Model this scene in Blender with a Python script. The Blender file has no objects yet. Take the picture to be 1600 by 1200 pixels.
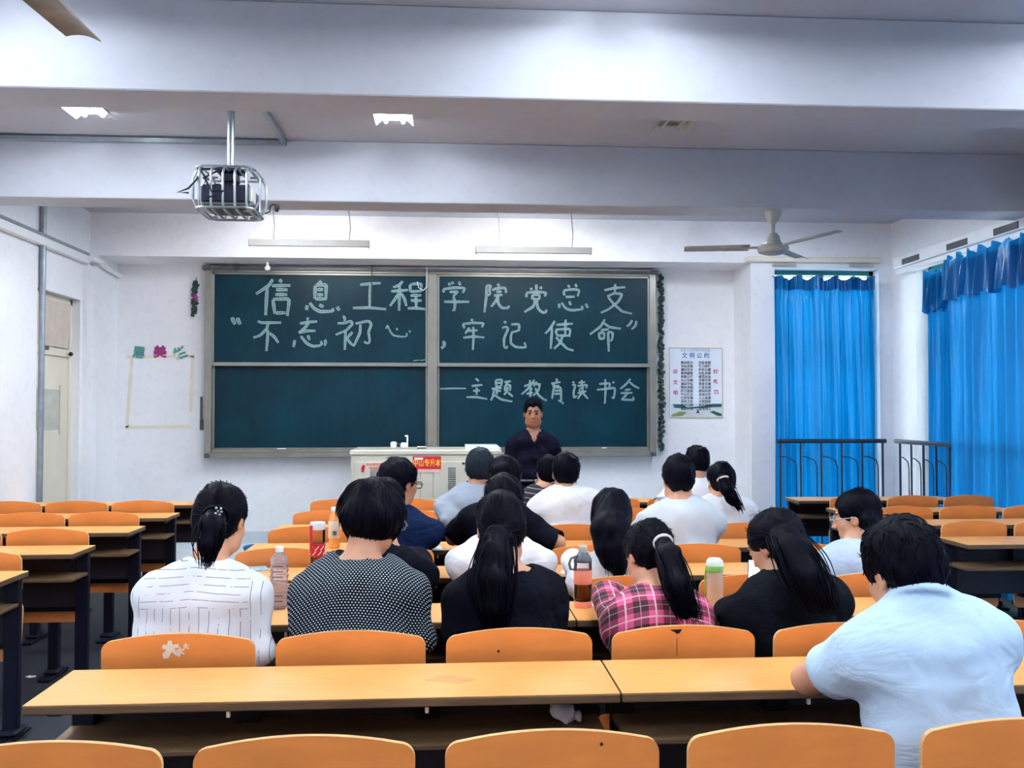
import bpy, math, random
import numpy as np
from mathutils import Vector, Matrix

random.seed(7)
SC = bpy.context.scene
COL = SC.collection
PI = math.pi

# ------------------------------------------------------------------ camera
F_PX = 1450.0                       # focal length in pixels of the 1600 x 1200 frame
CAM_Z = 1.51
YAW = math.atan(100 / F_PX)         # the camera looks a little towards the window side
PITCH = math.atan(40 / F_PX)        # and a little upwards
cam_data = bpy.data.cameras.new('camera')
cam = bpy.data.objects.new('camera', cam_data)
COL.objects.link(cam)
cam_data.sensor_width = 36.0
cam_data.sensor_fit = 'HORIZONTAL'
cam_data.lens = 36.0 * F_PX / 1600.0
cam_data.clip_start = 0.02
cam.location = (0, 0, CAM_Z)
cam.rotation_euler = (PI / 2 + PITCH, 0, -YAW)
SC.camera = cam

# ------------------------------------------------------------------ world and exposure
world = bpy.data.worlds.new('world')
SC.world = world
world.use_nodes = True
wn = world.node_tree.nodes
wbg = wn['Background']
wbg.inputs['Color'].default_value = (0.80, 0.92, 1.0, 1)
wbg.inputs['Strength'].default_value = 4.3
SC.view_settings.view_transform = 'Standard'
SC.view_settings.look = 'None'
SC.view_settings.gamma = 1.0
SC.view_settings.use_curve_mapping = False
SC.view_settings.exposure = 1.14
LAMP = 62.0                          # emission of the ceiling tubes
BOARD_LAMP = 27.0                    # emission of the tubes over the chalkboard
LAMP_COL = (0.86, 0.93, 1.0)

# ------------------------------------------------------------------ room sizes (metres)
XL, XR = -3.42, 4.49                  # door wall, window wall
YF, YD, YB = 9.1, 9.65, -2.6         # front wall plane, back of the board recess, rear wall
ZC, ZB = 3.40, 2.97                  # ceiling, underside of the beams
RX0, RX1 = -3.345, 3.03              # recess sides
DESK_Z = 0.76
YDESK = [1.875, 2.775, 3.63, 4.49, 5.31, 6.16, 6.93, 7.80]   # far edges of the desk rows, nearest first
CB = 0.055                           # chair back sits this far beyond the desk edge

_R = cam.rotation_euler.to_matrix()
def ray(px, py):
    return _R @ Vector(((px - 800) / F_PX, (600 - py) / F_PX, -1.0))
def at(px, py, Y):
    "point of the room seen at this pixel, at depth Y"
    d = ray(px, py)
    t = Y / d.y
    return Vector((d.x * t, Y, CAM_Z + d.z * t))
def at_z(px, py, z):
    d = ray(px, py)
    t = (z - CAM_Z) / d.z
    return Vector((d.x * t, d.y * t, z))
def at_x(px, py, x):
    d = ray(px, py)
    t = x / d.x
    return Vector((x, d.y * t, CAM_Z + d.z * t))

# ------------------------------------------------------------------ materials
def S(r, g, b, a=1.0):
    f = lambda c: (c / 255 / 12.92) if c / 255 <= 0.04045 else ((c / 255 + 0.055) / 1.055) ** 2.4
    return (f(r), f(g), f(b), a)

class NT:
    def __init__(s, name):
        s.m = bpy.data.materials.new(name)
        s.m.use_nodes = True
        s.t = s.m.node_tree
        s.n = s.t.nodes
        s.b = s.n['Principled BSDF']
        s.out = s.n['Material Output']
    def new(s, typ, **kw):
        n = s.n.new(typ)
        for k, v in kw.items():
            if k.startswith('i_'):
                n.inputs[k[2:].replace('_', ' ')].default_value = v
            else:
                setattr(n, k, v)
        return n
    def link(s, a, b):
        s.t.links.new(a, b)
    def coord(s, scale=(1, 1, 1), kind='Object'):
        tc = s.new('ShaderNodeTexCoord')
        mp = s.new('ShaderNodeMapping')
        mp.inputs['Scale'].default_value = scale
        s.link(tc.outputs[kind], mp.inputs['Vector'])
        return mp.outputs[0]
    def noise(s, vec, scale=5, detail=4, rough=0.55):
        n = s.new('ShaderNodeTexNoise')
        n.inputs['Scale'].default_value = scale
        n.inputs['Detail'].default_value = detail
        n.inputs['Roughness'].default_value = rough
        s.link(vec, n.inputs['Vector'])
        return n.outputs['Fac']
    def ramp(s, fac, stops):
        r = s.new('ShaderNodeValToRGB')
        e = r.color_ramp.elements
        while len(e) < len(stops):
            e.new(0.5)
        for el, (p, c) in zip(e, stops):
            el.position = p
            el.color = c
        s.link(fac, r.inputs['Fac'])
        return r.outputs['Color']
    def math(s, op, a, b=None, c=None):
        n = s.new('ShaderNodeMath', operation=op)
        for i, v in enumerate((a, b, c)):
            if v is None:
                continue
            if isinstance(v, (int, float)):
                n.inputs[i].default_value = v
            else:
                s.link(v, n.inputs[i])
        return n.outputs[0]
    def mix(s, fac, a, b):
        n = s.new('ShaderNodeMix', data_type='RGBA')
        for sock, v in ((n.inputs[0], fac), (n.inputs[6], a), (n.inputs[7], b)):
            if isinstance(v, (int, float)):
                sock.default_value = v
            elif isinstance(v, tuple):
                sock.default_value = v
            else:
                s.link(v, sock)
        return n.outputs[2]
    def xyz(s, vec):
        n = s.new('ShaderNodeSeparateXYZ')
        s.link(vec, n.inputs[0])
        return n.outputs
    def bump(s, h, strength=0.2, dist=0.01):
        b = s.new('ShaderNodeBump')
        b.inputs['Strength'].default_value = strength
        b.inputs['Distance'].default_value = dist
        s.link(h, b.inputs['Height'])
        s.link(b.outputs[0], s.b.inputs['Normal'])
    def base(s, v):
        if isinstance(v, tuple):
            s.b.inputs['Base Color'].default_value = v
        else:
            s.link(v, s.b.inputs['Base Color'])

def mul(c, k):
    return (min(1, c[0] * k), min(1, c[1] * k), min(1, c[2] * k), 1)

def plain(name, col, rough=0.55, metal=0.0, var=0.12, scale=9, bump=0.0, stretch=(1, 1, 1), spec=0.5, kind='Object'):
    t = NT(name)
    v = t.coord(stretch, kind)
    f = t.noise(v, scale)
    t.base(t.ramp(f, [(0.3, mul(col, 1 - var)), (0.7, mul(col, 1 + var))]))
    t.b.inputs['Roughness'].default_value = rough
    t.b.inputs['Metallic'].default_value = metal
    t.b.inputs['Specular IOR Level'].default_value = spec
    if bump:
        t.bump(f, bump)
    return t.m

def wood(name, col, rough=0.35, dark=0.72, grain=(3, 40, 40), coat=0.15):
    t = NT(name)
    v = t.coord(grain)
    f = t.noise(v, 1.6, 6, 0.6)
    v2 = t.coord((1.3, 1.3, 1.3))
    g = t.noise(v2, 2.2, 3)
    c1 = t.ramp(f, [(0.3, mul(col, dark)), (0.62, col), (0.8, mul(col, 1.1))])
    c2 = t.ramp(g, [(0.3, (0.80, 0.74, 0.68, 1)), (0.6, (1, 1, 1, 1))])
    n = t.new('ShaderNodeMix', data_type='RGBA', blend_type='MULTIPLY')
    n.inputs[0].default_value = 0.7
    t.link(c1, n.inputs[6]); t.link(c2, n.inputs[7])
    # small dark scratches and dents
    v3 = t.coord((9, 9, 9))
    h = t.noise(v3, 3.1, 2)
    sp = t.ramp(h, [(0.20, (1, 1, 1, 1)), (0.27, (0, 0, 0, 1))])
    c3 = t.mix(t.math('MULTIPLY', sp, 0.5), n.outputs[2], mul(col, 0.35))
    t.base(c3)
    t.b.inputs['Roughness'].default_value = rough
    t.b.inputs['Coat Weight'].default_value = coat
    t.b.inputs['Coat Roughness'].default_value = 0.25
    t.bump(f, 0.05)
    return t.m

def emit(name, col, strength):
    t = NT(name)
    t.base((1, 1, 1, 1))
    t.b.inputs['Emission Color'].default_value = (*col[:3], 1)
    t.b.inputs['Emission Strength'].default_value = strength
    return t.m

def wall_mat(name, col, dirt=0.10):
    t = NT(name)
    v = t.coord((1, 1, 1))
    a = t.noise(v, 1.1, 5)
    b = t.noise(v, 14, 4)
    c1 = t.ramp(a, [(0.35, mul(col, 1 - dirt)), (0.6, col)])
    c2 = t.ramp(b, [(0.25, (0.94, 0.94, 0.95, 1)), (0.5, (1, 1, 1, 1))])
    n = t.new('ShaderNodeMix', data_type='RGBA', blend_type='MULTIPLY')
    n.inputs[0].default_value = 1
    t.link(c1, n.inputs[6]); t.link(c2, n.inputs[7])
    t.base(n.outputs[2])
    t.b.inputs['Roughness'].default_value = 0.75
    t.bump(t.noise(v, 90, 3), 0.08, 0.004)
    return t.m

def glass_mat(name, col, tint=0.9, rough=0.03, milk=0.0):
    "thin clear pane or bottle wall: mostly transparent with a glossy reflection"
    t = NT(name)
    tr = t.new('ShaderNodeBsdfTransparent')
    v = t.coord((1, 1, 1))
    f = t.noise(v, 6)
    t.link(t.ramp(f, [(0.3, mul(col, tint)), (0.7, col)]), tr.inputs[0])
    gl = t.new('ShaderNodeBsdfGlossy')
    gl.inputs['Roughness'].default_value = rough
    fr = t.new('ShaderNodeFresnel')
    fr.inputs[0].default_value = 1.45
    mx = t.new('ShaderNodeMixShader')
    t.link(fr.outputs[0], mx.inputs[0]); t.link(tr.outputs[0], mx.inputs[1]); t.link(gl.outputs[0], mx.inputs[2])
    if milk:
        df = t.new('ShaderNodeBsdfDiffuse')
        df.inputs[0].default_value = col
        m2 = t.new('ShaderNodeMixShader')
        m2.inputs[0].default_value = milk
        t.link(mx.outputs[0], m2.inputs[1]); t.link(df.outputs[0], m2.inputs[2])
        t.link(m2.outputs[0], t.out.inputs[0])
        return t.m
    t.link(mx.outputs[0], t.out.inputs[0])
    return t.m

M = {}
M['wall'] = wall_mat('painted_wall', S(243, 244, 248), 0.07)
M['ceil'] = wall_mat('painted_ceiling', S(186, 190, 200), 0.06)  # ceiling and beam colour lowered to stand in for the dim light up there
M['floor'] = plain('worn_floor', S(13, 22, 36), 0.65, var=0.35, scale=3, bump=0.1)
M['platform'] = plain('platform_tile', S(196, 206, 214), 0.5, var=0.08, scale=4)
M['desk'] = wood('desk_laminate', S(236, 172, 98), 0.38, 0.86)
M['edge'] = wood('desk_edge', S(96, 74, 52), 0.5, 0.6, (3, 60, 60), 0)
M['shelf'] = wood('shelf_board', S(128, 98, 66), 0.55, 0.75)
M['chair'] = wood('chair_plywood', S(226, 136, 66), 0.36, 0.84, (2.2, 30, 8))
M['ply_edge'] = wood('plywood_edge', S(226, 178, 120), 0.5, 0.7, (3, 80, 80), 0)
M['steel'] = plain('navy_steel', S(6, 9, 28), 0.5, var=0.3, scale=12, spec=0.2)
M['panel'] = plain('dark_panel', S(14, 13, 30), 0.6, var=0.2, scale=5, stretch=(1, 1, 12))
M['alu'] = plain('aluminium_frame', S(140, 138, 130), 0.35, 0.5, 0.1, 5, stretch=(1, 1, 1))
M['alu_dark'] = plain('dark_aluminium', S(92, 96, 100), 0.4, 0.4, 0.1, 5)
M['cream'] = plain('cream_door_paint', S(226, 218, 200), 0.55, var=0.05, scale=3)
M['beige'] = plain('beige_steel', S(214, 211, 196), 0.42, var=0.04, scale=4)
M['white'] = plain('white_plastic', S(236, 238, 240), 0.4, var=0.03)
M['black'] = plain('black_plastic', S(6, 8, 22), 0.4, var=0.2)
M['navyblack'] = plain('navy_black_plastic', S(10, 14, 40), 0.35, var=0.2)
M['galv'] = plain('galvanised_pipe', S(150, 160, 168), 0.4, 0.6, 0.15, 14)
M['chrome'] = plain('chrome_tube', S(176, 186, 192), 0.28, 0.85, 0.1, 20)
M['fan'] = plain('fan_enamel', S(172, 172, 166), 0.45, var=0.15, scale=10)
M['fan_dirty'] = plain('dusty_fan_blade', S(150, 138, 124), 0.6, var=0.45, scale=6)
M['tape'] = plain('old_tape', S(232, 224, 206), 0.6, var=0.06)
M['tube'] = emit('tube_light', LAMP_COL, LAMP)
M['tube_board'] = emit('board_tube_light', (0.97, 0.97, 0.94), BOARD_LAMP)
M['tube_off'] = plain('unlit_tube', S(170, 172, 176), 0.4)
M['glass'] = glass_mat('window_glass', (0.95, 0.98, 0.98, 1))
M['teal'] = plain('teal_window_frame', S(36, 130, 120), 0.5, var=0.15)

def board_mat():
    t = NT('green_chalkboard')
    v = t.coord((1, 1, 1))
    a = t.noise(v, 1.8, 6, 0.65)
    b = t.noise(t.coord((14, 1, 3)), 1.2, 4)
    c = t.ramp(a, [(0.3, S(0, 28, 42)), (0.7, S(0, 48, 62))])
    d = t.ramp(b, [(0.45, (0, 0, 0, 1)), (0.8, (1, 1, 1, 1))])
    t.base(t.mix(t.math('MULTIPLY', d, 0.2), c, S(20, 70, 76)))
    t.b.inputs['Roughness'].default_value = 0.42
    t.b.inputs['Specular IOR Level'].default_value = 0.16
    return t.m
M['board'] = board_mat()

def chalk_mat():
    "chalk ribbon: dense along both edges, thin and grainy in the middle"
    t = NT('white_chalk')
    tc = t.new('ShaderNodeTexCoord')
    u = t.xyz(tc.outputs['UV'])[0]
    v = t.coord((1, 1, 1))
    g = t.noise(v, 160, 3, 0.8)
    e = t.math('SMOOTHSTEP', 0, 1) if False else None
    edge = t.math('POWER', t.math('ABSOLUTE', t.math('SUBTRACT', t.math('MULTIPLY', u, 2), 1)), 3.0)
    f = t.math('ADD', t.math('MULTIPLY', edge, 0.5), 0.40)
    f = t.math('ADD', f, t.math('MULTIPLY', t.math('SUBTRACT', g, 0.5), 0.9))
    f = t.math('MINIMUM', t.math('MAXIMUM', f, 0.05), 0.95)
    t.base(S(176, 212, 212))
    t.b.inputs['Roughness'].default_value = 0.9
    tr = t.new('ShaderNodeBsdfTransparent')
    mx = t.new('ShaderNodeMixShader')
    t.link(f, mx.inputs[0]); t.link(tr.outputs[0], mx.inputs[1]); t.link(t.b.outputs[0], mx.inputs[2])
    t.link(mx.outputs[0], t.out.inputs[0])
    return t.m
M['chalk'] = chalk_mat()

def curtain_mat(name, col):
    t = NT(name)
    v = t.coord((30, 30, 2))
    f = t.noise(v, 1, 3)
    c = t.ramp(f, [(0.3, mul(col, 0.85)), (0.7, mul(col, 1.1))])
    t.base(c)
    t.b.inputs['Roughness'].default_value = 0.32
    t.b.inputs['Specular IOR Level'].default_value = 0.6
    tl = t.new('ShaderNodeBsdfTranslucent')
    t.link(c, tl.inputs[0])
    mx = t.new('ShaderNodeMixShader')
    mx.inputs[0].default_value = 0.45
    t.link(t.b.outputs[0], mx.inputs[1]); t.link(tl.outputs[0], mx.inputs[2])
    t.link(mx.outputs[0], t.out.inputs[0])
    return t.m
M['curtain'] = curtain_mat('blue_curtain', S(4, 116, 176))

# ------------------------------------------------------------------ mesh helpers
class MB:
    "collects shapes into one mesh"
    def __init__(s):
        s.v, s.f, s.mi, s.uv = [], [], [], {}
        s.cur = 0
    def add(s, vs, fs):
        b = len(s.v)
        s.v.extend([tuple(p) for p in vs])
        for f in fs:
            s.f.append([i + b for i in f])
            s.mi.append(s.cur)
        return s
    def box(s, x0, x1, y0, y1, z0, z1, bev=0.0, mat4=None):
        if x1 < x0: x0, x1 = x1, x0
        if y1 < y0: y0, y1 = y1, y0
        if z1 < z0: z0, z1 = z1, z0
        b = min(bev, (x1 - x0) * 0.45, (y1 - y0) * 0.45, (z1 - z0) * 0.45)
        if b <= 0:
            vs = [(x0, y0, z0), (x1, y0, z0), (x1, y1, z0), (x0, y1, z0), (x0, y0, z1), (x1, y0, z1), (x1, y1, z1), (x0, y1, z1)]
            fs = [(0, 3, 2, 1), (4, 5, 6, 7), (0, 1, 5, 4), (1, 2, 6, 5), (2, 3, 7, 6), (3, 0, 4, 7)]
        else:
            # chamfered box: three vertices per corner
            vs, idx = [], {}
            for sx in (0, 1):
                for sy in (0, 1):
                    for sz in (0, 1):
                        X, Y, Z = (x0, x1)[sx], (y0, y1)[sy], (z0, z1)[sz]
                        ix, iy, iz = (b, -b)[sx], (b, -b)[sy], (b, -b)[sz]
                        idx[sx, sy, sz] = len(vs)
                        vs += [(X, Y + iy, Z + iz), (X + ix, Y, Z + iz), (X + ix, Y + iy, Z)]
            g = lambda a, k: idx[a] + k
            fs = [
                [g((0, 0, 0), 0), g((0, 0, 1), 0), g((0, 1, 1), 0), g((0, 1, 0), 0)],
                [g((1, 0, 0), 0), g((1, 1, 0), 0), g((1, 1, 1), 0), g((1, 0, 1), 0)],
                [g((0, 0, 0), 1), g((1, 0, 0), 1), g((1, 0, 1), 1), g((0, 0, 1), 1)],
                [g((0, 1, 0), 1), g((0, 1, 1), 1), g((1, 1, 1), 1), g((1, 1, 0), 1)],
                [g((0, 0, 0), 2), g((0, 1, 0), 2), g((1, 1, 0), 2), g((1, 0, 0), 2)],
                [g((0, 0, 1), 2), g((1, 0, 1), 2), g((1, 1, 1), 2), g((0, 1, 1), 2)]]
            for sz in (0, 1):
                for sy in (0, 1):
                    a, c = (0, sy, sz), (1, sy, sz)
                    fs.append([g(a, 1), g(a, 2), g(c, 2), g(c, 1)])
                for sx in (0, 1):
                    a, c = (sx, 0, sz), (sx, 1, sz)
                    fs.append([g(a, 0), g(a, 2), g(c, 2), g(c, 0)])
            for sx in (0, 1):
                for sy in (0, 1):
                    a, c = (sx, sy, 0), (sx, sy, 1)
                    fs.append([g(a, 0), g(a, 1), g(c, 1), g(c, 0)])
            for k in idx.values():
                fs.append([k, k + 1, k + 2])
        if mat4 is not None:
            vs = [mat4 @ Vector(p) for p in vs]
        return s.add(vs, fs)
    def tube(s, pts, r, n=8, cap=True, rs=None, closed=False):
        pts = [Vector(p) for p in pts]
        m = len(pts)
        rs = rs or [r] * m
        rings, fs = [], []
        up = None
        for i, p in enumerate(pts):
            if closed:
                d = pts[(i + 1) % m] - pts[i - 1]
            else:
                d = pts[min(i + 1, m - 1)] - pts[max(i - 1, 0)]
            d.normalize()
            if up is None:
                up = Vector((0, 0, 1)) if abs(d.z) < 0.9 else Vector((1, 0, 0))
            a = d.cross(up)
            if a.length < 1e-5:
                a = d.orthogonal()
            a.normalize()
            b = a.cross(d).normalized()
            up = b
            rings += [p + (a * math.cos(2 * PI * k / n) + b * math.sin(2 * PI * k / n)) * rs[i] for k in range(n)]
        for i in range(m if closed else m - 1):
            j = (i + 1) % m
            for k in range(n):
                l = (k + 1) % n
                fs.append((i * n + k, i * n + l, j * n + l, j * n + k))
        if cap and not closed:
            fs.append(tuple(range(n - 1, -1, -1)))
            fs.append(tuple((m - 1) * n + k for k in range(n)))
        return s.add(rings, fs)
    def lathe(s, prof, n=24, c=(0, 0, 0)):
        "profile [(radius, z)] turned about the z axis"
        vs, fs = [], []
        m = len(prof)
        for r, z in prof:
            vs += [(c[0] + r * math.cos(2 * PI * k / n), c[1] + r * math.sin(2 * PI * k / n), c[2] + z) for k in range(n)]
        for i in range(m - 1):
            for k in range(n):
                l = (k + 1) % n
                fs.append((i * n + k, i * n + l, (i + 1) * n + l, (i + 1) * n + k))
        if prof[0][0] > 1e-6:
            fs.append(tuple(range(n - 1, -1, -1)))
        if prof[-1][0] > 1e-6:
            fs.append(tuple((m - 1) * n + k for k in range(n)))
        return s.add(vs, fs)
    def sphere(s, c, r, n=12, m=8):
        rr = r if isinstance(r, (tuple, list)) else (r, r, r)
        vs, fs = [], []
        for i in range(m + 1):
            a = PI * i / m
            for k in range(n):
                b = 2 * PI * k / n
                vs.append((c[0] + rr[0] * math.sin(a) * math.cos(b), c[1] + rr[1] * math.sin(a) * math.sin(b), c[2] + rr[2] * math.cos(a)))
        for i in range(m):
            for k in range(n):
                l = (k + 1) % n
                fs.append((i * n + k, (i + 1) * n + k, (i + 1) * n + l, i * n + l))
        return s.add(vs, fs)
    def prism(s, poly, axis, a, b):
        "polygon of 2-D points pushed along an axis from a to b"
        def P(u, v, w):
            return {'x': (w, u, v), 'y': (u, w, v), 'z': (u, v, w)}[axis]
        n = len(poly)
        vs = [P(u, v, a) for u, v in poly] + [P(u, v, b) for u, v in poly]
        fs = [tuple(range(n)), tuple(range(2 * n - 1, n - 1, -1))]
        for i in range(n):
            j = (i + 1) % n
            fs.append((i, i + n, j + n, j))
        return s.add(vs, fs)
    def grid(s, fn, nu, nv):
        vs = [fn(i / nu, j / nv) for j in range(nv + 1) for i in range(nu + 1)]
        fs = [(j * (nu + 1) + i, j * (nu + 1) + i + 1, (j + 1) * (nu + 1) + i + 1, (j + 1) * (nu + 1) + i) for j in range(nv) for i in range(nu)]
        return s.add(vs, fs)
    def build(s, name, mats, parent=None, smooth=False, loc=None):
        me = bpy.data.meshes.new(name)
        me.from_pydata(s.v, [], s.f)
        mats = mats if isinstance(mats, (list, tuple)) else [mats]
        for m in mats:
            me.materials.append(m)
        me.polygons.foreach_set('material_index', s.mi)
        fix_normals(me)
        if smooth:
            me.polygons.foreach_set('use_smooth', [True] * len(me.polygons))
            try:
                me.set_sharp_from_angle(angle=math.radians(40))
            except Exception:
                pass
        o = bpy.data.objects.new(name, me)
        COL.objects.link(o)
        if parent is not None:
            o.parent = parent
        if loc is not None:
            o.location = loc
        return o

import bmesh
def fix_normals(me):
    bm = bmesh.new()
    bm.from_mesh(me)
    bmesh.ops.recalc_face_normals(bm, faces=bm.faces)
    bm.to_mesh(me)
    bm.free()
    me.update()

def tag(o, label=None, cat=None, group=None, kind=None):
    if label: o['label'] = label
    if cat: o['category'] = cat
    if group: o['group'] = group
    if kind: o['kind'] = kind
    return o
def empty(name, loc, label=None, cat=None, group=None, rz=0.0):
    o = bpy.data.objects.new(name, None)
    COL.objects.link(o)
    o.location = loc
    o.rotation_euler = (0, 0, rz)
    o.empty_display_size = 0.1
    return tag(o, label, cat, group)
KIDS = {}
def copy_tree(o, parent=None):
    c = o.copy()
    COL.objects.link(c)
    if parent is not None:
        c.parent = parent
    for ch in list(o.children):
        copy_tree(ch, c)
    return c
# ================================================================== the room
def struct(o):
    o['kind'] = 'structure'
    return o
W = 0.24
struct(MB().box(XL - W, XR + W, YB - W, YD + W, -0.12, 0).build('floor', M['floor']))
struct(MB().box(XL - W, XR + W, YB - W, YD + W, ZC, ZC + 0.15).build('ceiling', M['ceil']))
# front wall: beam over the board recess, recess, the pier beside it, and the piece round the front window
FW0, FW1, FWZ = 3.275, 4.357, 2.93            # front window opening
m = MB()
m.box(XL, RX0, YF, YD + W, 0, ZC)
m.box(RX0, RX1, YD, YD + W, 0, ZC)
m.box(RX0, RX1, YF, YD, 2.985, ZC)
m.box(RX1, FW0, YF, YD + W, 0, ZC)
m.box(FW0, FW1, YF, YF + W, FWZ, ZC)
m.box(FW1, XR + W, YF, YF + W, 0, ZC)
m.box(FW0, FW1, YF + 0.02, YF + W, 0, 0.06)
struct(m.build('wall_front', M['wall']))
# door wall with a deep doorway
DY0, DY1, DZ = 7.98, 8.88, 2.53
m = MB()
m.box(XL - W, XL, YB, DY0, 0, ZC)
m.box(XL - W, XL, DY1, YD + W, 0, ZC)
m.box(XL - W, XL, DY0, DY1, DZ, ZC)
m.box(XL - W - 0.05, XL - W, DY0, DY1, 0, DZ)
m.box(XL, XL + 0.04, 8.93, YF, 0, 2.88)
struct(m.build('wall_left', M['wall']))
# window wall: pier in the corner, three window openings, spandrel above
RWZ = 2.90
OPEN = [(6.15, 8.62), (3.0, 5.6), (0.0, 2.5)]
m = MB()
m.box(XR, XR + W, 8.62, YF, 0, RWZ)
for a, b in ((5.6, 6.15), (2.5, 3.0), (YB, 0.0)):
    m.box(XR, XR + W, a, b, 0, RWZ)
m.box(XR, XR + W, YB, YF, RWZ, ZC)
for a, b in OPEN:
    m.box(XR + 0.02, XR + W, a, b, 0, 0.06)
struct(m.build('wall_right', M['wall']))
struct(MB().box(XL - W, XR + W, YB - W, YB, 0, ZC).build('wall_back', M['wall']))
# cross beams under the ceiling
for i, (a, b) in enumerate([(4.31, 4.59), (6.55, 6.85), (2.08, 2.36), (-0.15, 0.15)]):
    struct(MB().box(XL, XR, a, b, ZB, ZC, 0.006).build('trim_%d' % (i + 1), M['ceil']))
# teaching platform and the paint line of the skirting
struct(MB().box(-2.9, 2.9, 8.62, YD, 0, 0.15, 0.01).build('trim_5', M['platform']))
m = MB()
m.box(RX0, RX1, YD - 0.012, YD, 0.15, 0.27)
struct(m.build('baseboard_front', M['platform']))

# windows: teal steel frames with glass
def window(name, axis, a, b, pos, z1, mull):
    root = bpy.data.objects.new(name, None)
    COL.objects.link(root)
    struct(root)
    root.location = ((a + b) / 2, pos, 0.06) if axis == 'x' else (pos, (a + b) / 2, 0.06)
    fr, pn = MB(), MB()
    hw = (b - a) / 2
    t = 0.045
    def bx(mb, u0, u1, z0, z1_, d):
        if axis == 'x':
            mb.box(u0, u1, -d, d, z0, z1_, 0.004)
        else:
            mb.box(-d, d, u0, u1, z0, z1_, 0.004)
    H = z1 - 0.06
    bx(fr, -hw, -hw + t, 0, H, 0.03); bx(fr, hw - t, hw, 0, H, 0.03)
    bx(fr, -hw, hw, 0, t, 0.03); bx(fr, -hw, hw, H - t, H, 0.03)
    bx(fr, -hw, hw, 0.95, 0.95 + t, 0.028); bx(fr, -hw, hw, 2.0, 2.0 + t, 0.028)
    for k in range(1, mull):
        u = -hw + 2 * hw * k / mull
        bx(fr, u - t / 2, u + t / 2, 0, H, 0.028)
    bx(pn, -hw + 0.02, hw - 0.02, 0.02, H - 0.02, 0.003)
    fr.build('window_frame', M['teal'], root)
    pn.build('window_pane', M['glass'], root)
    return root
window('window_1', 'x', FW0, FW1, YF + 0.16, FWZ, 2)
for i, (a, b) in enumerate(OPEN):
    window('window_%d' % (i + 2), 'y', a, b, XR + 0.16, RWZ, 4)

# door with a tilting transom light
d = bpy.data.objects.new('door_1', None)
COL.objects.link(d); struct(d)
d.location = (XL - 0.1, DY0, 0)
m = MB()
m.box(-0.03, 0.03, 0, 0.06, 0, DZ, 0.004); m.box(-0.03, 0.03, DY1 - DY0 - 0.05, DY1 - DY0, 0, DZ, 0.004)
m.box(-0.03, 0.03, 0, DY1 - DY0, DZ - 0.06, DZ, 0.004); m.box(-0.03, 0.035, 0, DY1 - DY0, 1.99, 2.06, 0.004)
m.build('door_frame', M['cream'], d)
m = MB()
m.box(-0.02, 0.015, 0.06, 0.85, 0.01, 1.99, 0.004)
leaf = m.build('door_leaf', M['cream'], d)
MB().box(0.016, 0.02, 0.2, 0.66, 1.33, 1.69, 0.002).build('door_pane', plain('frosted_pane', S(186, 186, 174), 0.3), leaf)
MB().box(0.02, 0.03, 0.66, 0.70, 1.29, 1.73, 0.002).build('pane_moulding', M['cream'], leaf)
m = MB()
m.box(-0.004, 0.004, 0, 0.74, 0, 0.40)
tr = m.build('transom_pane', plain('brown_transom_glass', S(204, 190, 176), 0.35, var=0.08), d)
tr.location = (0.03, 0.06, 2.07); tr.rotation_euler = (0, math.radians(4), 0)
MB().box(0.03, 0.05, 0.30, 0.36, 2.03, 2.06, 0.003).build('transom_latch', M['alu_dark'], d)
MB().sphere((0.06, 0.8, 2.02), 0.02).build('transom_knob', M['black'], d, True)

# vertical conduit on the door wall, trunking, ceiling conduits
p0 = at_x(63, 700, XL + 0.03)
y0 = p0.y
o = MB().tube([(XL + 0.03, y0, 0.0), (XL + 0.03, y0, 2.0), (XL + 0.03, y0, ZC)], 0.024, 12).build('wall_conduit', M['galv'], None, True)
tag(o, 'vertical galvanised pipe on the wall before the door', 'pipe')
t = empty('cable_trunking', (XL, 7, 2.9), 'long pale cable trunking running high along the wall above the door', 'trunking')
t.location.x += 0.004
MB().box(0, 0.06, -5, 1.91, -0.02, 0.05, 0.004).build('duct', M['white'], t)
MB().box(0.0, 0.068, -5, 1.91, 0.05, 0.075, 0.003).build('cover_strip', M['galv'], t)
o = MB().tube([(XL + 0.10, 8.88, 2.92), (XL + 0.10, 9.07, 2.92), (XL + 0.12, 9.085, 2.91), (RX0 + 0.03, 9.085, 2.90), (RX0 + 0.04, 9.2, 2.88), (RX0 + 0.04, 9.62, 2.86)], 0.022, 10).build('conduit_bend', M['white'], None, True)
tag(o, 'white pipe bending round the wall corner beside the board recess', 'pipe')
o = MB().box(XL + 0.003, -1.13, 6.515, 6.546, 3.355, 3.39, 0.004).box(-1.165, -1.13, 4.62, 6.52, 3.365, 3.397, 0.004).build('ceiling_conduit', M['galv'])
tag(o, 'grey conduit running along the ceiling beside the projector pole', 'conduit')
# ================================================================== chalkboard
BY = 9.50                                    # face of the outer board frame
bx0, bz1 = at(321, 416, BY).x, at(321, 416, BY).z
bx1, bz0 = at(1026, 713, BY).x, at(1026, 713, BY).z
xm0, xm1 = at(668, 560, BY).x, at(683, 560, BY).x
zmid = at(670, 568, BY).z
board = empty('chalkboard', ((bx0 + bx1) / 2, YD, bz0), 'wide green sliding chalkboard in an aluminium frame covered with Chinese chalk writing', 'chalkboard')
ox, oy, oz = board.location
def L(x, y, z): return (x - ox, y - oy, z - oz)
def lbox(mb, x0, x1, y0, y1, z0, z1, b=0.004):
    return mb.box(x0 - ox, x1 - ox, y0 - oy, y1 - oy, z0 - oz, z1 - oz, b)
m = MB()
fw = 0.062
lbox(m, bx0, bx0 + fw, BY, YD, bz0, bz1); lbox(m, bx1 - fw, bx1, BY, YD, bz0, bz1)
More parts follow.
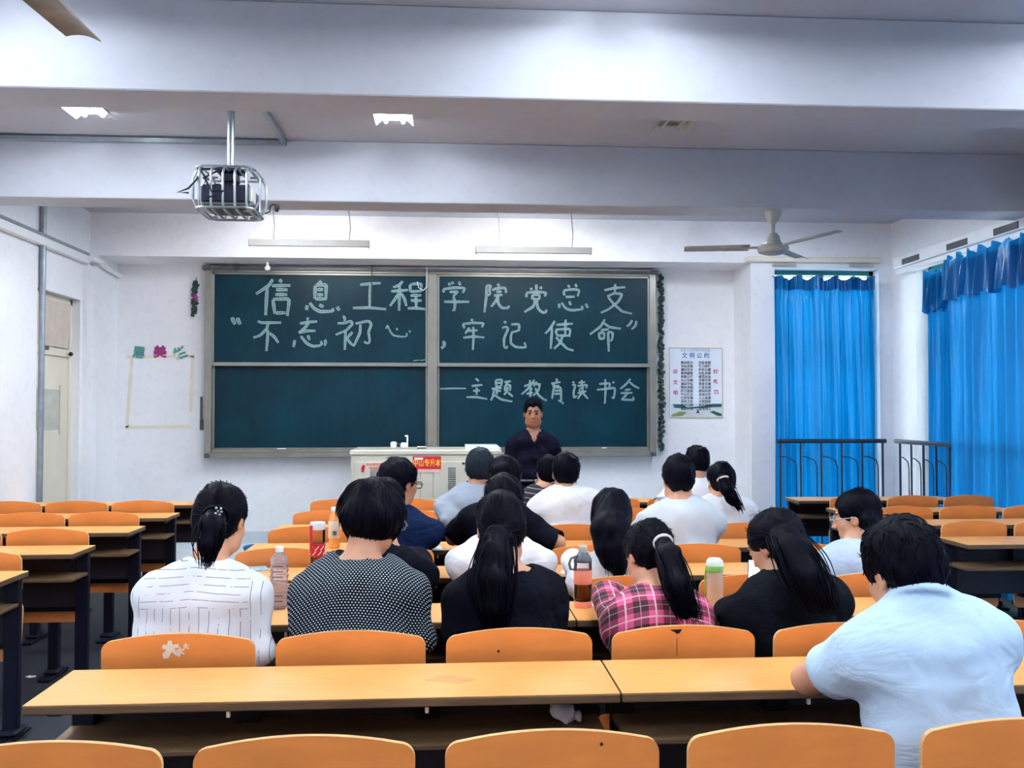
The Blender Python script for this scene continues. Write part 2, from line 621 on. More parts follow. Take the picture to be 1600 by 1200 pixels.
lbox(m, bx0, bx1, BY, YD, bz0, bz0 + 0.05); lbox(m, bx0 + 0.02, bx1 - 0.02, BY + 0.03, YD, bz0 + 0.05, bz0 + 0.085)
lbox(m, bx0 + 0.02, bx1 - 0.02, BY + 0.01, YD, bz1 - 0.055, bz1 - 0.03)
lbox(m, xm0, xm1, BY + 0.005, YD, bz0 + 0.05, bz1 - 0.05)
for sx in (bx0 + fw, bx1 - fw):
    m.box(sx - ox - 0.006, sx - ox + 0.006, BY - oy - 0.006, 0, bz0 - oz + 0.05, bz1 - oz - 0.03, 0.002)
m.build('board_frame', M['alu'], board)
m = MB(); lbox(m, bx0, bx1, BY - 0.005, YD, bz1 - 0.03, bz1)
m.build('top_rail', M['alu_dark'], board)
for c_ in ((bx0 - 0.03, bx0 + 0.06, BY - 0.02, YD - 0.02, bz1 - 0.04, bz1 + 0.008), (bx1 - 0.06, bx1 + 0.03, BY - 0.02, YD - 0.02, bz1 - 0.04, bz1 + 0.008), (bx0, bx0 + 0.05, BY - 0.012, YD - 0.02, bz0, bz0 + 0.045), (bx1 - 0.05, bx1, BY - 0.012, YD - 0.02, bz0, bz0 + 0.045)):
    m = MB(); lbox(m, *c_, 0.012); m.build('frame_corner', M['alu_dark'], board)
PANELS = []
for (x0, x1) in ((bx0 + fw, xm0), (xm1, bx1 - fw)):
    for (z0, z1, y) in ((zmid - 0.01, bz1 - 0.055, BY + 0.03), (bz0 + 0.085, zmid + 0.0, BY + 0.075)):
        m = MB(); lbox(m, x0 + 0.01, x1 - 0.01, y, y + 0.03, z0, z1)
        p = m.build('board_panel', M['board'], board)
        m = MB()
        e = 0.03
        up = z1 > zmid + 0.2
        lbox(m, x0, x1, y - 0.012, y + 0.03, z0 - (0.02 if up else 0), z0 + (0.018 if up else 0.012), 0.003)
        lbox(m, x0, x1, y - 0.012, y + 0.03, z1 - 0.022, z1, 0.003)
        lbox(m, x0, x0 + 0.022, y - 0.012, y + 0.03, z0, z1, 0.003); lbox(m, x1 - 0.022, x1, y - 0.012, y + 0.03, z0, z1, 0.003)
        m.build('panel_frame', M['alu'], p)
        PANELS.append((p, y))
# PANELS: door-side upper, door-side lower, window-side upper, window-side lower
CH = {}
def chars(origin, panel, data, width=36):
    "each chalk character: strokes given as x,y points at eight times the pixel scale"
    p, y = PANELS[panel]
    for strokes in data:
        m = MB()
        uv = []
        for q, st in enumerate(strokes.split(';')):
            wpx = width
            pts = [tuple(float(c) for c in w.split(',')) for w in st.split()]
            P = [at(origin[0] + a / 8, origin[1] + b / 8, y - 0.0012 - 0.00035 * (q % 5)) for a, b in pts]
            P = [Vector(L(*v)) for v in P]
            # resample and smooth the corners a little
            Q = []
            for i in range(len(P) - 1):
                n = max(2, int((P[i + 1] - P[i]).length / 0.012))
                Q += [P[i].lerp(P[i + 1], k / n) for k in range(n)]
            Q.append(P[-1])
            for _ in range(2):
                Q = [Q[0]] + [(Q[i - 1] + Q[i] * 2 + Q[i + 1]) / 4 for i in range(1, len(Q) - 1)] + [Q[-1]]
            hw = wpx / 8 / F_PX * y * 0.5
            vs = []
            for i, v in enumerate(Q):
                d = Q[min(i + 1, len(Q) - 1)] - Q[max(i - 1, 0)]
                d.normalize()
                nrm = Vector((-d.z, 0, d.x))
                t = i / max(1, len(Q) - 1)
                w = hw * (0.82 + 0.25 * math.sin(PI * min(1, t * 1.2)))
                vs += [v + nrm * w, v - nrm * w]
            fs = [(2 * i, 2 * i + 1, 2 * i + 3, 2 * i + 2) for i in range(len(Q) - 1)]
            m.add(vs, fs)
            uv += [0.0, 1.0] * len(Q)
        o = m.build('chalk_character', M['chalk'], p)
        ul = o.data.uv_layers.new(name='UVMap')
        for lp in o.data.loops:
            ul.data[lp.index].uv = (uv[lp.vertex_index], 0.5)
A, B, C, D, E, F = (350, 420), (510, 420), (680, 420), (840, 420), (680, 570), (840, 570)
chars(A, 0, [
 "610,130 560,210 400,315;540,225 520,580;690,135 725,165;600,212 830,208;650,262 795,262;640,322 790,322;612,385 635,560;612,380 800,375 815,400 790,590;640,552 770,550",
 "1220,150 1165,205;1140,210 1135,375;1140,205 1280,200 1272,385;1165,260 1240,258;1165,325 1240,325;1140,375 1275,378;1040,455 1030,515;1070,425 1130,500 1200,535 1370,530 1355,495;1190,450 1245,475;1410,475 1445,520"], 38)
chars(A, 0, ["100,605 115,650 140,695;165,612 180,650 205,695"], 44)
chars(A, 0, [
 "420,655 470,675 715,672;550,680 540,745 450,835 365,860;548,765 545,860 530,1030;565,800 630,850 680,925",
 "1035,615 1060,635;950,685 1060,665 1165,658;1060,675 1010,740 935,800;935,800 1040,775 1145,775;885,890 870,980;960,840 1030,930 1110,970 1200,960 1235,935 1205,905;1045,830 1070,890;1260,885 1275,920 1255,960"], 32)
chars(B, 0, [
 "420,200 540,185 680,178;548,195 540,480;330,490 540,485 745,505",
 "955,155 910,205 835,232;810,282 1020,265;915,205 908,525;900,310 850,390 795,465;930,300 975,370 1000,465;1045,200 1050,290;1045,200 1110,185 1190,190 1180,285;1055,285 1180,278;1050,335 1185,330;1055,395 1190,398;1120,340 1122,490;1015,495 1110,490 1240,505"], 32)
chars(B, 0, ["205,590 235,610 225,655;140,680 225,680 310,650 330,685 250,770 115,825;240,780 230,1015;325,790 260,865;255,865 300,930 350,965;365,685 530,650 565,690 525,790 545,910 520,940 470,910;425,695 420,800 345,960"], 30)
chars(B, 0, ["745,750 765,705;765,705 800,790 840,835 940,850 1010,845 1000,800;875,740 890,768;1035,770 1050,795"], 20)
chars(B, 0, ["1085,1148 1165,1140;1175,1146 1245,1135"], 10)
chars(C, 2, [
 "170,175 185,210;205,165 228,190;295,160 315,205;90,260 115,295;100,255 240,235 375,240 345,300;180,290 285,285 225,345;225,345 250,410 240,530 215,510;110,412 425,412",
 "640,215 640,340 615,545;640,210 700,210 670,265 695,310 660,335;775,190 805,215;720,275 725,255 810,240 880,235 885,300;765,285 830,285;735,335 840,325;785,335 760,400 700,475;785,345 785,430 830,490 925,490 915,460",
 "1190,240 1210,262;1265,195 1265,265;1325,220 1318,255;1140,355 1140,305;1140,300 1260,285 1395,300 1365,345;1215,325 1215,385;1215,325 1305,320 1300,385;1220,380 1300,380;1250,390 1230,470 1115,540;1270,390 1280,490 1340,550 1395,545 1385,510"], 30)
chars(C, 2, [
 "445,630 475,650;345,690 365,745;345,690 470,675 615,680 580,730;430,735 375,810;410,775 530,768;475,725 480,850 470,1015;350,862 480,845 615,858",
 "855,660 890,675;835,740 890,720 915,745 860,870 860,985 900,1000 900,960;950,695 1050,690 1050,770 955,795;960,790 945,850 945,935 1010,980 1140,985 1115,920"], 27)
chars(C, 2, ["95,905 122,930 112,965 75,995"], 36)
chars(D, 2, [
 "375,205 405,230;470,190 490,230;325,275 335,335;325,270 440,255 525,265 500,345;350,352 465,348;270,435 270,490;300,425 350,495 420,520 570,505 550,465;395,405 415,455;600,435 630,490",
 "835,268 960,240 1095,230;970,190 965,290;870,345 960,305 1060,315 1010,410 890,505 790,550;880,350 950,440 1060,535 1180,562"], 28)
chars(D, 2, [
 "215,650 165,740 95,810;180,740 165,1000;235,700 440,685;350,635 345,835;225,765 245,835;225,760 400,750 410,770 395,850;245,835 395,835;315,835 280,930 205,1000;230,855 290,920 370,1000 450,1022",
 "840,630 790,720 655,820;830,680 900,730 1040,748;790,768 890,755;765,800 775,880;765,800 835,800 830,870;775,875 835,870;880,790 885,920 890,1035;880,790 940,795 935,880 910,905",
 "1180,640 1160,690 1115,720;1235,650 1225,715 1175,755"], 28)
chars(E, 3, ["60,300 220,295 385,295"], 18)
chars(E, 3, [
 "505,170 545,205;455,265 590,250;475,325 560,320;520,285 518,375;390,405 510,402 650,428",
 "755,195 765,280;755,190 840,185 825,265;770,228 825,225;765,275 825,270;705,300 830,290;765,295 770,375;770,330 820,325;735,310 725,390 695,445;740,380 830,435 965,460;865,215 945,205;905,215 885,245;875,255 870,330;875,250 940,250 935,325;905,270 900,330 860,375;910,345 970,398",
 "1185,190 1180,290;1110,268 1250,225;1240,185 1180,280 1080,370;1160,300 1215,290 1185,330;1185,320 1195,400 1175,385;1140,365 1220,345;1270,210 1230,270;1255,245 1320,240;1310,245 1290,320 1225,385;1250,290 1290,380 1370,440 1395,445"], 24)
chars(F, 3, [
 "235,170 245,210;170,235 285,215;215,225 185,270 270,260;205,275 180,425;205,285 290,280 295,470 260,440;215,325 280,320;210,365 285,360;305,470 325,485",
 "435,212 460,228;430,255 475,245 450,330 450,420 490,385;510,225 595,215;550,190 550,250;500,265 625,250 605,295;530,285 545,300;515,315 535,325;500,355 610,330;565,270 560,340 500,425;560,345 630,425",
 "770,240 910,230 890,290;740,312 870,300 965,285 965,350 950,430 930,400;845,180 850,330 840,485;940,210 955,230",
 "1160,175 1110,240 1035,300;1150,215 1200,260 1270,295;1090,318 1165,305;1040,355 1185,350;1120,365 1050,435;1050,435 1210,440 1190,400"], 24)
# loose cord hanging in front of the upper panels
p = at(581, 415, 9.42)
o = MB().tube([(p.x, 9.42, 2.97), (p.x, 9.42, 2.75), (p.x - 0.004, 9.42, at(580, 470, 9.42).z)], 0.006, 6).build('hanging_wire', M['black'])
tag(o, 'thin black wire hanging down over the top edge of the chalkboard', 'wire')
m = MB()
for a, b in (((667, 432), (667, 448)), ((667, 448), (661, 454)), ((661, 454), (655, 450)), ((652, 440), (654, 450))):
    m.tube([at(*a, 9.47), at(*b, 9.47)], 0.004, 6)
o = m.tube([at(667, 410, 9.47), at(667, 432, 9.47)], 0.004, 6).build('white_cord', M['white'])
tag(o, 'thin white cord looped over the middle post of the chalkboard', 'cord')
p = at(370, 410, 9.42)
o = MB().tube([(p.x, 9.42, 2.97), (p.x, 9.42, 2.90)], 0.013, 8).build('ceiling_bracket', M['black'], None, True)
tag(o, 'short black bracket above the chalkboard near its door end', 'bracket')
p = at(418, 412, 9.3)
o = MB().lathe([(0.012, 0), (0.014, -0.03), (0.03, -0.05), (0.026, -0.075), (0.0, -0.085)], 12, (p.x, 9.3, 2.97)).build('ceiling_hook', M['white'], None, True)
tag(o, 'small white hook under the soffit above the chalkboard', 'hook')
o = MB().box(0, 0.018, -0.02, 0, 0, 0.34, 0.003).box(0, 0.03, -0.03, 0, 0.0, 0.10, 0.003).build('wall_plug_strip', M['alu_dark'], None, False, (at(313, 680, YD).x, YD, at(313, 672, YD).z))
tag(o, 'narrow socket strip on the wall at the door end of the chalkboard', 'socket')
# chalk sticks on the lower rail
for i, px in enumerate((432, 438, 941)):
    v = at(px, 705 if px < 900 else 708, BY - 0.012)
    o = MB().tube([(0, 0, 0), (0.05, 0.004, 0)], 0.006, 8).build('chalk_stick', M['white'], None, True, (v.x, BY + 0.02, bz0 + 0.088))
    tag(o, ('white chalk stick lying on the ledge, door half of the chalkboard', 'second white chalk stick beside the first on the door half ledge', 'white chalk stick lying on the window half of the chalkboard ledge')[i], 'chalk', 'chalk sticks on the ledge')

# ================================================================== teacher's console
PY0, PY1 = 8.72, 9.45
PZ = 0.15
px0, px1 = at(546, 703, PY0).x, at(784, 703, PY0).x
ptop = at(660, 703, PY0).z
pod = empty('teaching_console', ((px0 + px1) / 2, PY0, PZ), 'beige steel multimedia teaching console standing before the chalkboard', 'console')
pw = (px1 - px0) / 2
ph = ptop - PZ
MB().box(-pw + 0.012, pw - 0.012, 0.01, PY1 - PY0 - 0.01, 0, ph - 0.05, 0.006).build('cabinet_body', M['beige'], pod)
MB().box(-pw, pw, 0, PY1 - PY0, ph - 0.05, ph, 0.010).build('worktop', M['beige'], pod)
def dpanel(xa, xb, za, zb, name='door_panel'):
    return MB().box(xa, xb, 0.001, 0.012, za, zb, 0.004).build(name, M['beige'], pod)
doors = [dpanel(-pw + 0.045, -0.06, 0.06, ph - 0.11), dpanel(-0.05, 0.06, 0.06, ph - 0.11), dpanel(0.07, pw - 0.045, 0.06, ph - 0.11)]
for dd, xa in ((doors[0], at(578, 745, PY0).x - pod.location.x), (doors[2], at(700, 745, PY0).x - pod.location.x)):
    m = MB()
    for k in range(13):
        z = at(700, 731 + 3.05 * k, PY0).z - PZ
        m.box(xa, xa + 0.072, -0.003, 0.002, z - 0.005, z + 0.003, 0.001)
    m.build('vent_slots', M['alu_dark'], dd)
for xx in (at(626, 715, PY0).x, at(724, 722, PY0).x):
    MB().lathe([(0.0, 0), (0.012, 0), (0.012, 0.012), (0.0, 0.014)], 12).build('lock', M['black'], pod, True, (xx - pod.location.x, 0.0, at(724, 724, PY0).z - PZ)).rotation_euler = (PI / 2, 0, 0)
v = at(613, 718, PY0)
MB().box(-0.017, 0.017, -0.012, 0.004, -0.07, 0.03, 0.006).build('door_handle', plain('grey_handle', S(120, 130, 134), 0.4), pod, False, (v.x - pod.location.x, 0, v.z - PZ))
# printed stickers
FONT = None
def text(name, s, size, mat, parent, loc, rot=(PI / 2, 0, 0), align='CENTER', ext=0.0004, bold=0.0, xs=1.0):
    cu = bpy.data.curves.new(name, 'FONT')
    cu.body = s
    cu.size = size
    cu.align_x = align
    cu.align_y = 'CENTER'
    cu.extrude = ext
    cu.offset = bold
    cu.resolution_u = 3
    ob = bpy.data.objects.new(name, cu)
    COL.objects.link(ob)
    dg = bpy.context.evaluated_depsgraph_get()
    me = bpy.data.meshes.new_from_object(ob.evaluated_get(dg))
    bpy.data.objects.remove(ob)
    me.materials.clear()
    me.materials.append(mat)
    o = bpy.data.objects.new(name, me)
    COL.objects.link(o)
    o.parent = parent
    o.location = loc
    o.rotation_euler = rot
    o.scale = (xs, 1, 1)
    return o
M['red'] = plain('red_print', S(196, 34, 44), 0.4, var=0.05)
M['yellow'] = plain('yellow_print', S(250, 196, 60), 0.4, var=0.05)
M['orange_print'] = plain('orange_print', S(214, 96, 80), 0.5, var=0.05)
M['paper'] = plain('white_paper', S(240, 242, 246), 0.6, var=0.03)
def locf(px, py, y=PY0):
    v = at(px, py, y)
    return v.x - pod.location.x, v.z - PZ
xa, za = locf(645, 713); xb, zb = locf(689, 733)
st = MB().box(xa, xb, -0.0035, 0.0, zb, za).build('red_sticker', M['red'], pod)
st['label'] = 'red sticker with yellow Chinese characters'
xc, zc = locf(667, 724)
text('sticker_characters', '中山专升本', (za - zb) * 0.62, M['yellow'], st, ((xa + xb) / 2, -0.0042, zc), bold=0.0015, xs=0.70)
MB().box(xa + 0.015, xa + 0.095, -0.0042, -0.0036, za - 0.032, za - 0.012).build('sticker_strip', M['paper'], st)
xd, zd = locf(689, 737)
MB().box(xa, xb - 0.02, -0.003, 0.0, zd - 0.006, zb).build('sticker_strip', plain('pale_pink_paper', S(232, 200, 192), 0.6), st)
xa, za = locf(565, 723); xb, zb = locf(596, 736)
st = MB().box(xa, xb, -0.002, 0.0, zb, za).build('torn_sticker', plain('worn_sticker', S(222, 206, 192), 0.6, var=0.1, scale=30), pod)
st['label'] = 'half torn sticker with faded red characters'
text('sticker_characters', '中山专升本', 0.030, M['orange_print'], st, ((xa + xb) / 2 + 0.025, -0.0028, za - 0.02), bold=0.001)
text('sticker_characters', '专升本咨询', 0.020, M['orange_print'], st, ((xa + xb) / 2 + 0.025, -0.0028, za - 0.052), bold=0.0006)
MB().prism([(xa, zb - 0.01), (xa + 0.02, zb - 0.012), (xa + 0.035, zb + 0.05), (xa + 0.012, zb + 0.06), (xa - 0.003, zb + 0.03)], 'y', -0.003, -0.0021).build('red_scrap', M['red'], st)
# things on the console
v = at(615, 697, 9.1)
o = empty('desktop_box', (v.x, 9.1, ptop), 'small white box with a cable standing on the teaching console', 'box')
MB().box(-0.03, 0.03, -0.03, 0.03, 0, 0.065, 0.012).build('case', M['white'], o)
MB().tube([(0.03, 0, 0.05), (0.05, 0, 0.045), (0.068, 0, 0.015), (0.08, 0, 0.004)], 0.004, 6).build('cable', M['alu_dark'], o, True)
v = at(631, 697, 9.1)
o = empty('document_camera', (v.x, 9.1, ptop), 'white desktop camera with an upright arm standing on the teaching console', 'camera')
MB().box(-0.032, 0.03, -0.03, 0.03, 0, 0.055, 0.010).build('base', M['white'], o)
MB().tube([(0.034, 0, 0.0), (0.034, 0, 0.115)], 0.008, 8).build('arm', M['white'], o, True)
MB().box(0.008, 0.042, -0.012, 0.012, 0.112, 0.128, 0.005).build('head', M['white'], o)
v = at(752, 697, 9.1)
o = empty('raised_lid', (v.x, 9.05, ptop), 'low white lid lying on the console top at its window end', 'lid')
MB().prism([(-0.16, 0), (0.19, 0), (0.15, 0.036), (-0.16, 0.036)], 'y', -0.12, 0.16).build('lid_shell', M['white'], o)
o = empty('chalk_eraser', (at(659, 700, 9.0).x, 8.95, ptop), 'small dark chalkboard eraser on the console beside the camera', 'eraser')
MB().box(-0.045, 0.045, -0.025, 0.025, 0, 0.012, 0.003).build('felt', M['alu_dark'], o)
MB().box(-0.045, 0.045, -0.025, 0.025, 0.012, 0.026, 0.006).build('grip', M['tape'], o)
# blue broom left on the platform
v = at_z(425, 836, 0.2)
o = empty('hand_brush', (v.x, 9.0, 0.15), 'blue plastic brush lying at the edge of the teaching platform', 'brush')
bl = plain('blue_plastic', S(20, 96, 160), 0.4)
MB().sphere((0, 0, 0.05), (0.11, 0.05, 0.035), 14, 8).build('brush_head', bl, o, True)
MB().tube([(0.08, 0, 0.055), (0.3, 0.02, 0.03)], 0.014, 8).build('handle', bl, o, True)
MB().box(-0.09, 0.07, -0.035, 0.035, 0.0, 0.04, 0.008).build('bristles', M['navyblack'], o)

# ================================================================== poster, letters, tape, garlands
ax0, az1 = at(1046, 544, YD - 0.01).x, at(1046, 544, YD - 0.01).z
ax1, az0 = at(1129, 652, YD - 0.01).x, at(1129, 652, YD - 0.01).z
pos = empty('wall_poster', ((ax0 + ax1) / 2, YD, az0), 'white rules poster with Chinese text columns on the wall beside the chalkboard', 'poster')
w2, hh = (ax1 - ax0) / 2, az1 - az0
MB().box(-w2, w2, -0.008, 0, 0, hh, 0.001).build('sheet', plain('poster_sheet', S(228, 236, 248), 0.35, var=0.02), pos)
m = MB()
m.box(-w2 - 0.006, -w2 + 0.003, -0.012, 0, -0.006, hh + 0.006); m.box(w2 - 0.003, w2 + 0.006, -0.012, 0, -0.006, hh + 0.006)
m.box(-w2, w2, -0.012, 0, -0.006, 0.003); m.box(-w2, w2, -0.012, 0, hh - 0.003, hh + 0.006)
m.build('poster_frame', plain('thin_gold_frame', S(196, 188, 168), 0.4), pos)
inkb, inkd, inkp = plain('blue_ink', S(26, 110, 184), 0.5), plain('dark_ink', S(40, 48, 70), 0.5), plain('magenta_ink', S(186, 36, 96), 0.5)
def ppos(px, py):      # 9.227 px per photo px inside the poster close-up
    return ((px - 145) / (900 - 145) * 2 - 1) * w2, hh - (py - 128) / (1125 - 128) * hh
x, z = ppos(515, 160); text('poster_heading', '信息工程学院文明班级', 0.032, plain('pale_blue_ink', S(120, 170, 206), 0.5), pos, (x, -0.0088, z))
x, z = ppos(520, 238); text('poster_title', '文 明 公 约', 0.062, inkb, pos, (x, -0.0088, z), bold=0.001)
LEFT = '建设凯文 自信自强 遵纪守法 尊师重教 孝敬父母 与人为善 诚实守信 勤俭济困 移风易俗 举止端正 保护环境 讲究卫生 爱护公物 美化校园'.split()
RIGHT = '热爱祖国 努力拼搏 维护公德 自爱自尊 感恩社会 互帮互学 修身立德 仁爱自强 崇尚科学 言谈文雅 人人有责 文明宿舍 和谐相处 奋发向上'.split()
for k, (a, b) in enumerate(zip(LEFT, RIGHT)):
    z = ppos(0, 338 + 51.2 * k)[1]
    text('poster_line', a, 0.033, inkd, pos, (ppos(392, 0)[0], -0.0098, z), bold=0.0006)
    text('poster_line', b, 0.033, inkd, pos, (ppos(648, 0)[0], -0.0098, z), bold=0.0006)
for (s, px, py) in (('讲', 225, 472), ('文', 228, 625), ('明', 230, 775), ('树', 808, 468), ('新', 808, 615), ('风', 812, 765)):
    x, z = ppos(px, py); text('poster_slogan', s, 0.052, inkp, pos, (x, -0.0088, z), bold=0.001)
def pflat(name, mat, pts, d):
    q = [ppos(*p) for p in pts]
    MB().prism(q, 'y', -0.0080 - d, -0.0079).build(name, mat, pos)
pflat('poster_sky', plain('pale_sky_print', S(196, 214, 226), 0.5), [(165, 930), (890, 930), (890, 1020), (165, 1020)], 0.0002)
pflat('poster_plaza', plain('plaza_print', S(206, 212, 216), 0.5), [(165, 1010), (890, 1000), (890, 1120), (165, 1120)], 0.0003)
pflat('poster_trees', plain('tree_print', S(44, 84, 84), 0.5), [(190, 935), (330, 940), (400, 985), (640, 960), (760, 930), (890, 930), (890, 975), (700, 985), (480, 1000), (210, 990)], 0.0005)
pflat('poster_lawn', plain('lawn_print', S(122, 146, 92), 0.5), [(165, 1118), (165, 1090), (290, 1040), (390, 1050), (330, 1105)], 0.0006)
pflat('poster_lawn', plain('dark_lawn_print', S(40, 84, 78), 0.5), [(715, 1050), (770, 1030), (890, 1075), (890, 1105), (830, 1105)], 0.0006)
pflat('poster_statue', plain('statue_print', S(28, 40, 92), 0.5), [(520, 1065), (575, 1065), (558, 1035), (572, 1010), (548, 1020), (525, 1000), (538, 1035)], 0.0008)

# paper-cut title over the taped notice area
gr, mg = plain('green_paper_cut', S(82, 152, 142), 0.6), plain('magenta_paper_cut', S(158, 44, 118), 0.6)
for s, px, py, mt, rz, lab in (('思', 217, 552, gr, 0.1, 'green cut-paper character, first over the taped frame on the wall'), ('美', 250, 551, mg, 0.0, 'magenta cut-paper character in the middle above the taped frame'), ('栏', 282, 553, gr, -0.35, 'tilted green cut-paper character, last over the taped frame')):
    v = at(px, py, YD - 0.008)
    o = text('paper_character', s, 0.128, mt, None, (v.x, YD - 0.006, v.z), (PI / 2, rz, 0), ext=0.002, bold=0.005)
    tag(o, lab, 'letter', 'paper-cut title letters')
strips = [((198, 558), (304, 556), 'upper tape strip of the empty notice frame, under the paper characters'), ((206, 560), (198, 668), 'upright tape strip on the door side of the empty notice frame'), ((301, 556), (298, 644), 'upright tape strip of the notice frame nearest the chalkboard'), ((196, 668), (300, 666), 'lowest tape strip of the empty notice frame')]
for a, b, lab in strips:
    p, q = at(*a, YD), at(*b, YD)
    d = (q - p); Ln = d.length; d.normalize(); n = Vector((-d.z, 0, d.x)) * 0.016
    o = MB().prism([((p + n).x, (p + n).z), ((q + n).x, (q + n).z), ((q - n).x, (q - n).z), ((p - n).x, (p - n).z)], 'y', YD - 0.0015, YD).build('tape_strip', M['tape'])
    tag(o, lab, 'tape', 'tape strips of the notice frame')

def garland(px, y0, y1, n, lab, flower=None):
    top, bot = at(px, y0, YD), at(px, y1, YD)
    root = empty('ivy_garland', (top.x, YD, top.z), lab, 'garland', 'leaf garlands beside the chalkboard')
    Lg = top.z - bot.z
    st = []
    rnd = random.Random(px)
    for i in range(int(Lg / 0.05) + 2):
        t = min(1, i * 0.05 / Lg)
        st.append((0.012 * math.sin(i * 1.3), -0.025 + 0.008 * math.cos(i * 1.1), -t * Lg))
    MB().tube(st, 0.004, 5).build('stem', M['leafdark'], root)
    m = MB(); m2 = MB()
    for i in range(n):
        z = -0.05 - (Lg - 0.05) * (i + 0.5) / n
        for k in range(3):
            a = rnd.uniform(0, 2 * PI); r = rnd.uniform(0.005, 0.022)
            c = Vector((r * math.cos(a) * 1.1, -0.045 - 0.015 * rnd.random(), z + rnd.uniform(-0.02, 0.02)))
            s = rnd.uniform(0.020, 0.030)
            R = Matrix.Rotation(rnd.uniform(0, 2 * PI), 3, 'Y') @ Matrix.Rotation(rnd.uniform(-0.6, 0.6), 3, 'X')
            sh = [(0, -1), (0.75, -0.55), (0.55, 0.1), (0.8, 0.5), (0.2, 0.55), (0, 1.1), (-0.2, 0.55), (-0.8, 0.5), (-0.55, 0.1), (-0.75, -0.55)]
            vs = [c + R @ Vector((x * s, 0.006 * abs(x), y_ * s)) for x, y_ in sh] + [c + R @ Vector((0, -0.006, 0))]
            tgt = m2 if (flower and rnd.random() < 0.3 and 0.3 < (i / n) < 0.6) else m
            tgt.add(vs, [(j, (j + 1) % 10, 10) for j in range(10)])
    o = m.build('leaves', M['leaf'], root); o['kind'] = 'stuff'
    if m2.v:
        o = m2.build('blossoms', mg, root); o['kind'] = 'stuff'
M['leaf'] = plain('ivy_leaf', S(30, 62, 56), 0.5, var=0.5, scale=30)
M['leafdark'] = plain('ivy_stem', S(24, 50, 44), 0.6)
garland(1031, 424, 703, 62, 'long dark green leaf garland hanging between chalkboard and poster')
garland(307, 434, 492, 16, 'short leaf garland with purple blossoms near the chalkboard corner, door side', True)
# ================================================================== lamps over the board
def board_lamp(xa, xb, ya, lab):
    p, q = at(xa, ya, 8.45), at(xb, ya + 1, 8.45)
    w = (q.x - p.x) / 2
    h = 11 / F_PX * 8.45 / 2
    root = empty('board_light', ((p.x + q.x) / 2, 8.45, (p.z + q.z) / 2 - h), lab, 'lamp', 'lamps over the chalkboard')
    m = MB().box(-w, w, -0.012, 0.012, -h, h, 0.006)
    m.box(-w, w, 0.0, 0.07, h - 0.012, h, 0.003)
    m.build('reflector', plain('grey_lamp_housing', S(150, 147, 142), 0.5, var=0.06), root)
    MB().tube([(-w + 0.02, 0.045, -0.005), (w - 0.02, 0.045, -0.005)], 0.013, 10).build('light_tube', M['tube_board'], root, True)
    m = MB(); m.box(-w, -w + 0.015, 0, 0.07, -h, h, 0.003); m.box(w - 0.015, w, 0, 0.07, -h, h, 0.003)
    m.build('end_cap', M['fan'], root)
    for f in (-0.6, 0.66):
        MB().tube([(w * f, 0.03, h), (w * f + 0.01, 0.03, h + 0.12), (w * f - 0.012, 0.03, ZC - root.location.z)], 0.004, 5).build('hanging_wire', M['alu_dark'], root)
board_lamp(388, 577, 374, 'long lamp on two wires above the door half of the chalkboard, lit')
board_lamp(743, 925, 385, 'long lamp on two wires above the window half of the chalkboard, lit')

# ================================================================== ceiling lamps
def ceiling_lamp(x, y0, y1, lit, lab):
    root = empty('ceiling_lamp', (x, (y0 + y1) / 2, ZC), lab, 'lamp', 'tube lamps under the ceiling')
    hl = (y1 - y0) / 2
    MB().prism([(-0.125, -0.062), (-0.07, 0.0), (0.07, 0.0), (0.125, -0.062), (0.119, -0.064), (0.062, -0.012), (0.015, -0.012), (0.0, -0.028), (-0.015, -0.012), (-0.062, -0.012), (-0.119, -0.064)], 'y', -hl, hl).build('reflector', M['white'] if lit else M['fan'], root)
    for s in (-0.055, 0.055):
        t = MB().tube([(s, -hl + 0.03, -0.045), (s, hl - 0.03, -0.045)], 0.013, 8).build('light_tube', M['tube'] if lit else M['tube_off'], root, True)
    for yy in (-hl, hl - 0.03):
        MB().box(-0.075, 0.075, yy, yy + 0.03, -0.03, -0.0, 0.004).build('lamp_holder', M['white'] if lit else M['fan'], root)
v1, v2, v3 = at_z(150, 186, 3.34), at_z(617, 196, 3.34), at_z(1045, 206, 3.34)
ceiling_lamp(v1.x, v1.y - 1.15, v1.y, True, 'lit ceiling tube lamp nearest the door wall, beyond the nearest beam')
ceiling_lamp(v2.x, v2.y - 1.15, v2.y, True, 'lit ceiling tube lamp near the middle, beyond the nearest beam')
ceiling_lamp(v3.x, v3.y - 1.15, v3.y, False, 'dark unlit ceiling tube lamp on the window side, beyond the nearest beam')
for x in (-2.1, 0.75, 3.3):
    ceiling_lamp(x, 2.75, 3.95, True, 'lit ceiling tube lamp just above the picture edge' if x == 0.75 else 'lit ceiling tube lamp over the near rows')
for x in (-1.5, 0.5, 2.5):  # unseen lamps added to brighten the front walls
    ceiling_lamp(x, 6.93, 8.08, True, 'added unseen tube lamp brightening the front walls, behind the beam before the chalkboard')
for y in (0.55, -1.6):  # unseen lamps added at the rear to raise the room's brightness
    for x in (-2.1, 0.75, 3.3):
        ceiling_lamp(x, y, y + 1.2, True, 'added unseen tube lamp brightening the room from over its rear')

